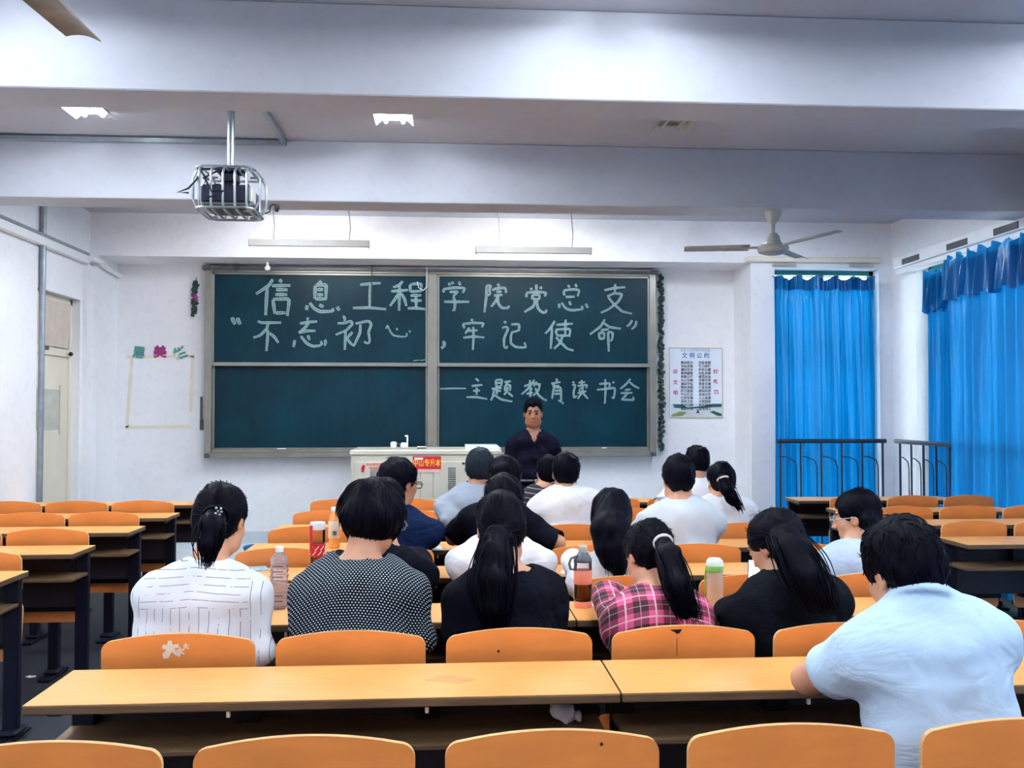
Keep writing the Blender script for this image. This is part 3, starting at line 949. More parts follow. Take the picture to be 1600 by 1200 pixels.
# ================================================================== ceiling fans
def fan(c, zhub, ang, lab, mat):
    root = empty('ceiling_fan', (c[0], c[1], ZB), lab, 'fan', 'ceiling fans')
    dz = zhub - ZB
    MB().lathe([(0.0, 0), (0.055, 0), (0.06, -0.02), (0.045, -0.07), (0.02, -0.10), (0.0, -0.10)], 20).build('mount_cup', M['fan'], root, True)
    MB().tube([(0, 0, -0.08), (0, 0, dz + 0.08)], 0.014, 10).build('down_rod', M['fan'], root, True)
    MB().lathe([(0.0, dz + 0.10), (0.03, dz + 0.10), (0.05, dz + 0.07), (0.055, dz + 0.03), (0.10, dz + 0.015), (0.115, dz - 0.01), (0.105, dz - 0.04), (0.06, dz - 0.055), (0.0, dz - 0.058)], 28).build('motor_housing', M['fan'], root, True)
    for k in range(3):
        a = ang + k * 2 * PI / 3
        R = Matrix.Rotation(a, 4, 'Z') @ Matrix.Rotation(math.radians(9), 4, 'X')
        m = MB()
        def blade(u, v):
            r = 0.17 + 0.47 * u
            w = 0.066 - 0.012 * u
            y = (v - 0.5) * 2 * w
            x = r
            return (x, y, 0.012 * (1 - (2 * v - 1) ** 2))
        g1 = MB().grid(blade, 12, 6)
        n = len(g1.v)
        vs = [R @ Vector((x, y, z)) for x, y, z in g1.v] + [R @ Vector((x, y, z - 0.005)) for x, y, z in g1.v]
        fs = list(map(tuple, g1.f)) + [tuple(i + n for i in reversed(f)) for f in g1.f]
        ring = [i for i in range(13)] + [13 * (j + 1) + 12 for j in range(6)] + [6 * 13 + 12 - i for i in range(1, 13)] + [13 * (5 - j) for j in range(5)]
        for i in range(len(ring)):
            a_, b_ = ring[i], ring[(i + 1) % len(ring)]
            fs.append((a_, b_, b_ + n, a_ + n))
        m.add([(x, y, z + dz) for x, y, z in vs], fs)
        bl = m.build('blade', mat, root, True)
        br = MB()
        br.box(0.08, 0.22, -0.02, 0.02, -0.008, 0.002, 0.003, Matrix.Translation((0, 0, dz)) @ R)
        br.build('blade_arm', M['fan'], bl)
hub = at(1208, 386, 6.62)
fan((hub.x, 6.62), hub.z, math.radians(170), 'white three-blade ceiling fan hanging before the front window', M['fan'])
tip = at_z(125, 55, 2.66)
fan((tip.x - 0.03, tip.y - 0.62), 2.66, math.radians(87), 'ceiling fan with a dusty brown blade reaching into the top corner', M['fan_dirty'])

# ================================================================== projector in its cage
PYY = 5.75
c = at(360, 295, PYY)
root = empty('projector', (c.x, PYY, ZC), 'ceiling projector in a chrome bar cage hanging on a pole', 'projector')
def q(px, py): 
    v = at(px, py, PYY); return v.x - c.x, v.z - ZC
dz0, dz1 = q(0, 330)[1], q(0, 262)[1]
wx = (q(411, 0)[0] - q(309, 0)[0]) / 2
MB().tube([(0, 0, 0), (0, 0, dz1 + 0.0)], 0.022, 14).build('pole', M['chrome'], root, True)
MB().lathe([(0.0, 0), (0.07, 0), (0.07, -0.012), (0.0, -0.014)], 20).build('ceiling_plate', M['galv'], root, True)
m = MB()
m.box(-0.075, 0.075, -0.06, 0.06, dz1 - 0.012, dz1 + 0.012, 0.004); m.box(-0.05, 0.05, -0.045, 0.045, dz1 - 0.075, dz1 - 0.012, 0.01)
m.tube([(0.07, -0.03, dz1), (0.10, -0.05, dz1 - 0.02)], 0.012, 8); m.box(-0.06, -0.015, -0.03, 0.02, dz1 + 0.012, dz1 + 0.035, 0.004)
m.build('mount', M['navyblack'], root)
pb = MB().box(-wx * 0.74, wx * 0.74, -0.13, 0.15, dz0 + 0.045, dz0 + 0.155, 0.012).build('projector_body', M['navyblack'], root)
MB().box(-wx * 0.70, wx * 0.80, -0.135, 0.15, dz0 + 0.02, dz0 + 0.05, 0.012).build('bottom_shell', M['alu_dark'], pb)
MB().box(wx * 0.70, wx * 0.80, -0.136, -0.02, dz0 + 0.05, dz0 + 0.14, 0.006).build('side_trim', M['fan'], pb)
cage = MB()
def hoop(x, hy, y0=0.0):
    pts = []
    r = 0.055
    z0, z1 = dz0, dz1 - 0.01
    for cx, cz, a0 in ((hy - r, z1 - r, 0), (-hy + r, z1 - r, 90), (-hy + r, z0 + r, 180), (hy - r, z0 + r, 270)):
        for k in range(5):
            a = math.radians(a0 + 22.5 * k)
            pts.append((x, cx + r * math.cos(a), cz + r * math.sin(a)))
    return pts
for k in range(5):
    cage.tube(hoop(-wx * 0.7 + wx * 1.4 * k / 4, 0.19), 0.0075, 8, closed=True)
def rail(z, hx, hy, r=0.06):
    pts = []
    for cx, cy, a0 in ((hx - r, hy - r, 0), (-hx + r, hy - r, 90), (-hx + r, -hy + r, 180), (hx - r, -hy + r, 270)):
        for k in range(5):
            a = math.radians(a0 + 22.5 * k)
            pts.append((cx + r * math.cos(a), cy + r * math.sin(a), z))
    return pts
cage.tube(rail(dz0 + 0.004, wx * 0.86, 0.19), 0.0075, 8, closed=True)
cage.tube(rail(dz1 - 0.014, wx * 0.86, 0.19), 0.0075, 8, closed=True)
for s in (-1, 1):
    for yy in (-0.10, 0.10):
        r = 0.06
        pts = [(s * wx * 0.5, yy, dz1 - 0.012), (s * (wx - r), yy, dz1 - 0.012), (s * (wx - 0.02), yy, dz1 - 0.03), (s * wx, yy, dz1 - 0.07), (s * wx, yy, dz0 + 0.07), (s * (wx - 0.02), yy, dz0 + 0.025), (s * (wx - r), yy, dz0 + 0.002), (s * wx * 0.5, yy, dz0)]
        cage.tube(pts, 0.0075, 8)
cage.build('cage', M['chrome'], root, True)
m = MB()
m.tube([(-0.05, -0.1, dz1 - 0.01), (-0.13, -0.17, dz1 - 0.03), (-0.15, -0.2, dz1 - 0.10), (-wx, -0.2, dz0 + 0.11), (-wx - 0.06, -0.2, dz0 + 0.085), (-wx + 0.0, -0.19, dz0 + 0.085)], 0.006, 6)
m.tube([(-0.05, -0.1, dz1 - 0.02), (-0.11, -0.2, dz1 - 0.09), (-0.08, -0.2, dz1 - 0.14), (-0.03, -0.15, dz0 + 0.15)], 0.005, 6)
m.tube([(-0.12, -0.2, dz1 - 0.05), (-0.06, -0.205, dz0 + 0.09), (0.01, -0.2, dz0 + 0.10), (-0.03, -0.2, dz0 + 0.07), (-0.09, -0.2, dz0 + 0.06)], 0.005, 6)
m.build('cable', M['black'], root, True)
# dangling wire with a plug on the second beam
a_, b_ = at(412, 331, 6.49), at(430, 320, 6.541)
root = empty('loose_plug', (b_.x, 6.541, b_.z), 'black plug dangling from a wire beside the projector cage', 'plug')
MB().tube([(a_.x - b_.x, 0, a_.z - b_.z), (a_.x - b_.x + 0.03, 0, a_.z - b_.z + 0.01), (-0.03, 0, -0.005), (-0.02, 0, 0.0), (0.01, 0, 0.0)], 0.005, 6).build('wire', M['black'], root, True)
MB().lathe([(0.0, 0.0), (0.016, -0.002), (0.018, -0.03), (0.010, -0.05), (0.0, -0.052)], 12).build('plug_body', M['black'], root, True, (0.012, 0, 0))

# ================================================================== curtains, rails
def cloth(fn, nu, nv, name, parent, th=0.002):
    m = MB().grid(fn, nu, nv)
    return m.build(name, M['curtain'], parent, True)
# over the front window
y = YF - 0.05
xa, xb = at(1208, 600, y).x, at(1363, 600, y).x
ztop = at(1290, 429, y).z
root = empty('window_curtain', ((xa + xb) / 2, y, 0), 'blue gathered curtain hanging over the front window behind its railing', 'curtain', 'blue curtains')
def fn(u, v):
    x = (u - 0.5) * (xb - xa) * (1 - 0.02 * math.sin(PI * v))
    z = 0.10 + v * (ztop - 0.14)
    amp = 0.036 * (0.45 + 0.55 * (1 - v)) + 0.008
    ph = u * 2 * PI * 6.5 + 1.1 * math.sin(u * 7) + 0.5 * math.sin(v * 3 + u * 5)
    yy = amp * math.sin(ph) + 0.010 * math.sin(ph * 2.3 + v * 4)
    if v > 0.93:
        z += 0.022 * math.sin(u * 2 * PI * 5.3) * (v - 0.93) / 0.07
        yy += 0.01 * math.sin(u * 2 * PI * 22)
    return (x, yy - 0.045, z)
cloth(fn, 150, 60, 'curtain_cloth', root)
def fn2(u, v):
    x, yy, z = fn(u, 0.955 + 0.045 * v)
    return (x, yy - 0.012 - 0.006 * math.sin(u * 120), z)
cloth(fn2, 150, 4, 'gathered_heading', root)
m = MB().tube([(-(xb - xa) / 2 - 0.02, -0.045, ztop - 0.03), ((xb - xa) / 2 + 0.02, -0.045, ztop - 0.03)], 0.006, 6)
m.build('curtain_wire', M['galv'], root)
o = empty('curtain_box', ((FW0 + FW1) / 2 - 0.15, YF, FWZ + 0.06), 'pale box strip with two dark brackets above the front window', 'curtain box')
MB().box(-0.7, 0.68, -0.05, 0, 0.0, 0.05, 0.006).build('box_strip', M['tape'], o)
for xx in (-0.30, 0.50):
    MB().box(xx - 0.12, xx + 0.12, -0.056, -0.004, -0.035, -0.022, 0.003).build('bracket', M['fan'], o)
# railings: top rail, posts and hooked infill bars
def railing(p0, p1, name, lab, n):
    p0, p1 = Vector(p0), Vector(p1)
    d = (p1 - p0); Ln = d.length; d.normalize()
    root = empty(name, (p0.x, p0.y, 0), lab, 'railing', 'window guard railings')
    z1 = 1.20
    MB().tube([(0, 0, z1), tuple(d * Ln + Vector((0, 0, z1)))], 0.022, 10).build('top_rail', M['rail'], root, True)
    for k in range(n + 1):
        q_ = d * (Ln * (0.03 + 0.94 * k / n))
        MB().tube([(q_.x, q_.y, 0), (q_.x, q_.y, z1)], 0.011, 8).build('baluster', M['rail'], root, True)
        if k < n:
            a = q_ + d * (Ln * 0.94 / n * 0.30); b = q_ + d * (Ln * 0.94 / n * 0.68)
            pts = [(q_.x, q_.y, z1 - 0.15), (a.x, a.y, z1 - 0.155), (b.x, b.y, z1 - 0.19), (b.x + d.x * 0.02, b.y + d.y * 0.02, z1 - 0.25), (b.x + d.x * 0.02, b.y + d.y * 0.02, 0.1)]
            MB().tube(pts, 0.006, 6).build('hooked_bar', M['rail'], root, True)
    MB().tube([(0, 0, 0.1), tuple(d * Ln + Vector((0, 0, 0.1)))], 0.012, 8).build('bottom_rail', M['rail'], root, True)
M['rail'] = plain('dark_railing_paint', S(24, 40, 60), 0.45, var=0.25)
yr = YF - 0.17
railing((at(1214, 690, yr).x, yr, 0), (at(1384, 690, yr).x, yr, 0), 'window_railing', 'dark steel railing standing before the front window curtain', 5)
railing((XR - 0.10, 8.85, 0), (XR - 0.10, 6.0, 0), 'window_railing', 'dark steel railing running along the window wall, partly behind the curtain', 12)
# curtains on the window wall
def side_curtain(ya, yb, ztop, zbot, xo, seed, lab, valance=True, folds=7):
    root = empty('window_curtain', (XR - xo, (ya + yb) / 2, 0), lab, 'curtain', 'blue curtains')
    rnd = random.Random(seed)
    ph0 = rnd.random() * 6
    def fn(u, v):
        yy = (u - 0.5) * (yb - ya) * (1 + 0.03 * math.sin(v * 3 + seed))
        z = zbot + v * (ztop - zbot)
        ph = u * 2 * PI * folds + ph0 + 1.0 * math.sin(u * 5 + seed) + 0.35 * math.sin(v * 2.5 + u * 4)
        xx = (0.030 * (0.7 + 0.3 * (1 - v))) * math.sin(ph) + 0.014 * math.sin(2.3 * ph + 3 * v)
        return (xx, yy, z)
    cloth(fn, 120, 50, 'curtain_cloth', root)
    if valance:
        def fv(u, v):
            x, yy, z = fn(u, 0.985)
            zz = ztop + 0.05 - (1 - v) * (0.36 + 0.02 * math.sin(u * 31)) + (0.035 * math.sin(u * 2 * PI * folds * 0.9 + seed) * v)
            return (x - 0.03 - 0.03 * (1 - v) + 0.02 * math.sin(u * 2 * PI * folds * 1.8 + 1.5 * v), yy, zz)
        cloth(fv, 140, 10, 'valance', root)
    return root
zt = 2.72
side_curtain(7.72, 8.36, zt, 0.08, 0.02, 3, 'blue curtain with a ruffled top nearest the room corner on the window wall', folds=7)
side_curtain(6.30, 7.70, zt + 0.03, 0.06, 0.19, 9, 'broad blue curtain with a ruffled top hanging over the railing', folds=9)
for k, (ya, yb) in enumerate(((3.0, 4.2), (4.4, 5.6), (0.0, 1.0), (1.3, 2.5))):
    side_curtain(ya, yb, zt, 0.08, 0.06, 20 + k, 'blue curtain over the windows beside the near rows', folds=8)
o = empty('curtain_track_box', (XR - 0.002, 5.5, 2.87), 'white curtain track box with dark slots along the top of the window wall', 'curtain box')
MB().box(-0.13, 0, -5.5, 3.3, 0.02, 0.13, 0.006).box(-0.10, 0, -5.5, 3.3, -0.03, 0.02, 0.004).build('track_box', M['white'], o)
for yy in (8.45, 7.65, 6.95):
    MB().box(-0.138, -0.128, yy - 5.5 - 0.16, yy - 5.5 + 0.16, 0.03, 0.085, 0.002).build('slot', M['alu_dark'], o)
# ================================================================== desks
DD = 0.325                                   # desk depth
def make_desk(w, nseat):
    root = empty('lecture_desk', (0, 0, 0))
    m = MB()
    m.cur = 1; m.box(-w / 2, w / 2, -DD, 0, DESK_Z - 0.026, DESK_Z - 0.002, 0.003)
    m.cur = 0; m.box(-w / 2 + 0.001, w / 2 - 0.001, -DD + 0.001, -0.001, DESK_Z - 0.002, DESK_Z)
    m.build('desktop', [M['desk'], M['edge']], root)
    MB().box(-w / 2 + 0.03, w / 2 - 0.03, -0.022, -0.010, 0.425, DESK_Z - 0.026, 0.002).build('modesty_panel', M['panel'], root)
    m = MB()
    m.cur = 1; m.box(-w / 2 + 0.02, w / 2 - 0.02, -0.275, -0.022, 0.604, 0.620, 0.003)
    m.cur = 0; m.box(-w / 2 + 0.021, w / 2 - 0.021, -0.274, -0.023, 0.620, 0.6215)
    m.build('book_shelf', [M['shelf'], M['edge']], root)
    for s in (-1, 1):
        x = s * (w / 2 - 0.052)
        lg = MB().box(x - 0.034, x + 0.034, -0.062, -0.020, 0.02, DESK_Z - 0.026, 0.006).build('leg', M['steel'], root)
        f = MB().box(x - 0.035, x + 0.035, -0.20, 0.10, 0.0, 0.022, 0.010).box(x - 0.045, x + 0.045, -0.10, 0.03, 0.018, 0.05, 0.016)
        f.build('foot', M['steel'], lg)
        MB().box(x - 0.02, x + 0.02, -0.26, -0.06, DESK_Z - 0.05, DESK_Z - 0.026, 0.004).build('top_bracket', M['steel'], root)
    for k in range(1, nseat):
        x = -w / 2 + w * k / nseat
        MB().box(x - 0.035, x + 0.035, -0.075, -0.022, 0.6215, DESK_Z - 0.026, 0.004).build('divider', M['steel'], root)
        MB().box(x - 0.005, x + 0.005, -0.315, -0.305, DESK_Z - 0.045, DESK_Z - 0.026, 0.002).build('clip', M['tape'], root)
    return root

# ================================================================== chairs
def plate(mb, outline, curve, th):
    "curved plywood plate: outline of (u, v) points, curve maps (u, v) to 3-D, th along the plate's own normal"
    n = len(outline)
    c = (sum(p[0] for p in outline) / n, sum(p[1] for p in outline) / n)
    rings = []
    for f in (1.0, 0.85, 0.6, 0.3):
        rings.append([(c[0] + (u - c[0]) * f, c[1] + (v - c[1]) * f) for u, v in outline])
    for side in (0, 1):
        base = len(mb.v)
        vs = []
        for r in rings:
            vs += [curve(u, v, side * th) for u, v in r]
        vs.append(curve(c[0], c[1], side * th))
        fs = []
        for j in range(3):
            for i in range(n):
                k = (i + 1) % n
                fs.append((j * n + i, j * n + k, (j + 1) * n + k, (j + 1) * n + i))
        for i in range(n):
            fs.append((3 * n + i, 3 * n + (i + 1) % n, 4 * n))
        mb.cur = 0
        mb.add(vs, fs)
        if side == 0:
            b0 = base
        else:
            b1 = base
    mb.cur = 1
    for i in range(n):
        k = (i + 1) % n
        mb.f.append([b0 + i, b0 + k, b1 + k, b1 + i]); mb.mi.append(1)
    return mb
def rounded(w, h0, h1, arch, r, r2=None, n=6):
    "upright plate outline: flat bottom at h0, arched top at h1, rounded corners"
    r2 = r if r2 is None else r2
    hw = w / 2
    pts = []
    for k in range(n + 1):
        a = PI / 2 * k / n
        pts.append((hw - r + r * math.cos(a), h1 - arch - r + r * math.sin(a)))
    for k in range(1, 12):
        u = (hw - r) * (1 - 2 * k / 12)
        pts.append((u, h1 - arch * (u / (hw - r)) ** 2))
    for k in range(n + 1):
        a = PI / 2 + PI / 2 * k / n
        pts.append((-hw + r + r * math.cos(a), h1 - arch - r + r * math.sin(a)))
    for k in range(n + 1):
        a = PI + PI / 2 * k / n
        pts.append((-hw + r2 + r2 * math.cos(a), h0 + r2 + r2 * math.sin(a)))
    for k in range(n + 1):
        a = 1.5 * PI + PI / 2 * k / n
        pts.append((hw - r2 + r2 * math.cos(a), h0 + r2 + r2 * math.sin(a)))
    return pts
def make_chair(folded, w=0.445):
    root = empty('flip_seat_chair', (0, 0, 0))
    bk = lambda u, v, t: (u, 0.018 - 0.05 * (v - 0.5) + t - 0.10 * (u * u), v)
    plate(MB(), rounded(w, 0.575, 0.846, 0.018, 0.032, 0.09), bk, 0.013).build('backrest', [M['chair'], M['ply_edge']], root, True)
    if folded:
        st = lambda u, v, t: (u, 0.062 + t + 0.10 * max(0, v - 0.40) - 0.3 * max(0, 0.40 - v) ** 1.3, v)
        plate(MB(), rounded(w - 0.05, 0.315, 0.62, 0.02, 0.05, 0.03), st, 0.013).build('seat', [M['chair'], M['ply_edge']], root, True)
    else:
        st = lambda u, v, t: (u, v, 0.448 + t - 0.30 * max(0, 0.08 - v) - 0.012 * math.sin(PI * min(1, max(0, (v - 0.05) / 0.36))) + 0.06 * u * u)
        plate(MB(), rounded(w - 0.02, 0.045, 0.40, 0.02, 0.05, 0.03), st, 0.013).build('seat', [M['chair'], M['ply_edge']], root, True)
    m = MB()
    m.box(-0.028, 0.028, 0.085, 0.135, 0.02, 0.40 if folded else 0.425, 0.006)
    p = m.build('pedestal', M['steel'], root)
    MB().box(-0.035, 0.035, -0.03, 0.24, 0.0, 0.022, 0.008).box(-0.042, 0.042, 0.05, 0.17, 0.018, 0.045, 0.014).build('foot', M['steel'], p)
    m = MB()
    for s in (-0.12, 0.12):
        m.box(s - 0.012, s + 0.012, -0.010, 0.012, 0.40, 0.70, 0.003)
    m.box(-0.16, 0.16, -0.005, 0.058 if folded else 0.135, 0.385 if folded else 0.405, 0.42 if folded else 0.43, 0.004)
    m.build('seat_bracket', M['steel'], root)
    return root

DW_MID, DW_DOOR, DW_WIN = 1.532, 1.455, 1.355
X0_MID = -1.075
NEAR = ['nearest desk row', 'second desk row', 'third desk row', 'fourth desk row', 'fifth desk row', 'sixth desk row', 'front desk row']
proto = {}
def place_desk(kind, w, x, row, label):
    if kind not in proto:
        proto[kind] = make_desk(w, 3)
        o = proto[kind]
    else:
        o = copy_tree(proto[kind])
    o.location = (x, YDESK[row + 1], 0)
    return tag(o, label, 'desk', 'lecture desks')
MID_DOOR = ['long wooden desk under the people in pinstripes and polka dots, in the foremost row by the camera',
 'wooden desk with the clear water bottle on it, middle block, door half', 'wooden desk with the red-sleeved tumbler on it, middle block, door half',
 'wooden desk with the orange juice bottle on it, middle block, door half', 'wooden desk before the navy-shirted man with glasses, middle block',
 'wooden desk before the grey-shirted older man, middle block', 'frontmost wooden desk of the middle block, before the teaching console']
MID_DOOR[0] = 'large wooden desk with an open shelf behind the pinstripe and polka-dot women'
MID_WIN = ['large wooden desk under the elbow of the man in the light blue shirt',
 'wooden desk with the coral and green-capped bottles, middle block, window half', 'wooden desk before the long-haired woman, middle block, window half',
 'wooden desk before the man in the spotted pale tee, middle block', 'wooden desk before the white-shirted man, middle block, window half',
 'wooden desk before the man in the white and blue shirt, middle block', 'frontmost wooden desk of the middle block on the window half']
for r in range(7):
    place_desk('mid', DW_MID, X0_MID + DW_MID / 2, r, MID_DOOR[r])
    place_desk('mid', DW_MID, X0_MID + DW_MID * 1.5 + 0.004, r, MID_WIN[r])
ORD = ['frontmost', 'second', 'third', 'fourth', 'fifth']
for r in range(2, 7):
    place_desk('door', DW_DOOR, -1.945 - DW_DOOR / 2, r, '%s wooden desk from the chalkboard in the block along the door wall' % ORD[6 - r])
for r in range(3, 7):
    place_desk('window', DW_WIN, 2.88 + DW_WIN / 2, r, '%s wooden desk from the chalkboard in the block along the window wall' % ORD[6 - r])

SEATX = [-0.795 + 0.5065 * k for k in range(6)]
OCC = {}                                      # (row, seat) pairs that are sat on
for r, s in ((0, 4), (1, 0), (1, 1), (1, 2), (1, 3), (1, 4), (2, 1), (2, 2), (2, 3), (2, 5), (3, 1), (3, 2), (3, 4), (4, 2), (4, 3), (4, 5), (5, 3), (5, 5)):
    OCC[r, s] = True
SEATORD = ['first', 'second', 'third', 'fourth', 'fifth', 'sixth']
CH_SPECIAL = {(1, 0): 'orange plywood chair with a white paint mark, behind the pinstripe blouse', (1, 1): 'orange plywood chair behind the woman in polka dots',
 (1, 2): 'orange plywood chair with one dark hole, behind the woman all in black', (1, 3): 'orange plywood chair with a dark chip in its rim, behind the plaid shirt',
 (1, 4): 'orange plywood chair behind the dark tee, partly hidden by the light blue sleeve', (1, 5): 'orange plywood chair at the end of the nearest desk beyond the light blue shirt',
 (0, 4): 'orange plywood chair under the man in the light blue shirt', (0, 3): 'orange plywood chair at the picture bottom, next to the light blue shirt',
 (0, 2): 'orange plywood chair with a small dark hole at the picture bottom', (0, 1): 'orange plywood chair at the picture bottom below the polka-dot woman', (0, 0): 'orange plywood chair at the picture bottom, in its door-side corner'}
CHROW = ['', '', 'just beyond the clear water bottle', 'row of the navy shirt', 'row of the grey knit shirt', 'row of the striped black top', 'row facing the front desk']
def place_chair(kind, x, y, label, group='flip seat chairs'):
    if kind not in proto:
        proto[kind] = make_chair(kind.startswith('folded'), 0.405 if kind.endswith('narrow') else 0.445)
        o = proto[kind]
    else:
        o = copy_tree(proto[kind])
    o.location = (x, y, 0)
    return tag(o, label, 'chair', group)
CHAIRS = {}
for r in range(7):
    for s in range(6):
        if r == 0 and s == 5:
            continue
        lab = CH_SPECIAL.get((r, s)) or '%s flip chair from the door side, middle block, %s' % (SEATORD[s], CHROW[r])
        CHAIRS[r, s] = place_chair('open' if OCC.get((r, s)) else 'folded', SEATX[s], YDESK[r] + CB, lab)
BL = ['', '', '', 'nearest', 'second nearest', 'third nearest', 'fourth nearest']
for r in range(3, 7):
    for s in range(3):
        place_chair('folded', -3.168 + 0.47 * s, YDESK[r] + CB, '%s wooden flip chair from the door wall, %s row of that block' % (SEATORD[s], BL[r]))
for r in range(4, 7):
    for s in range(3):
        place_chair('folded narrow', 3.14 + 0.455 * s, YDESK[r] + CB, '%s wooden flip chair from the window wall, %s row of that block' % (SEATORD[2 - s], BL[r - 1]))
# marks on single chairs
def chair_mark(name, r, s, px, py, poly, mat, sc=1.0):
    o = CHAIRS[r, s]
    y = YDESK[r] + CB
    v = at(px, py, y - 0.0)
    u, z = v.x - o.location.x, v.z
    yy = 0.018 - 0.05 * (z - 0.5) - 0.10 * u * u
    MB().prism([(u + a * sc, z + b * sc) for a, b in poly], 'y', yy - 0.0012, yy + 0.004).build(name, mat, o)
splat = [(-0.008, 0.034), (0.004, 0.030), (0.006, 0.014), (0.026, 0.016), (0.028, 0.004), (0.012, 0.0), (0.022, -0.012), (0.034, -0.016), (0.030, -0.028), (0.014, -0.020), (0.004, -0.010), (-0.006, -0.030), (-0.022, -0.034), (-0.026, -0.016), (-0.012, -0.004), (-0.028, 0.002), (-0.024, 0.014), (-0.010, 0.014)]
mk = plain('old_white_paint', S(220, 206, 190), 0.6)
chair_mark('paint_mark', 1, 0, 266, 1014, splat, mk, 0.9)
chair_mark('paint_mark', 1, 0, 281, 1018, splat, mk, 0.38)
chair_mark('paint_mark', 1, 0, 290, 1010, splat, mk, 0.3)
dot = [(0.006 * math.cos(2 * PI * k / 8), 0.006 * math.sin(2 * PI * k / 8)) for k in range(8)]
chair_mark('screw_hole', 1, 2, 779, 1018, dot, M['black'], 0.7)
chair_mark('screw_hole', 0, 2, 940, 1163, dot, M['black'], 0.6)
chair_mark('rim_chip', 1, 3, 1056, 987, [(-0.02, 0.006), (0.02, 0.007), (0.012, -0.004), (0.004, -0.007), (-0.004, -0.001)], M['steel'])
chair_mark('crack', 1, 3, 1058, 1010, [(-0.001, 0.035), (0.001, 0.035), (0.0015, -0.03), (-0.0005, -0.03)], M['edge'])
# pale patch where a label was peeled off the near desk
v = at_z(703, 1060, DESK_Z)
o = MB().prism([(v.x - 0.07, v.y - 0.01), (v.x - 0.01, v.y + 0.03), (v.x + 0.075, v.y - 0.012), (v.x + 0.02, v.y - 0.05)], 'z', DESK_Z, DESK_Z + 0.0008).build('peeled_label', wood('label_residue', S(214, 156, 92), 0.55))
tag(o, 'brownish peeled label patch on the big near desk top', 'label')
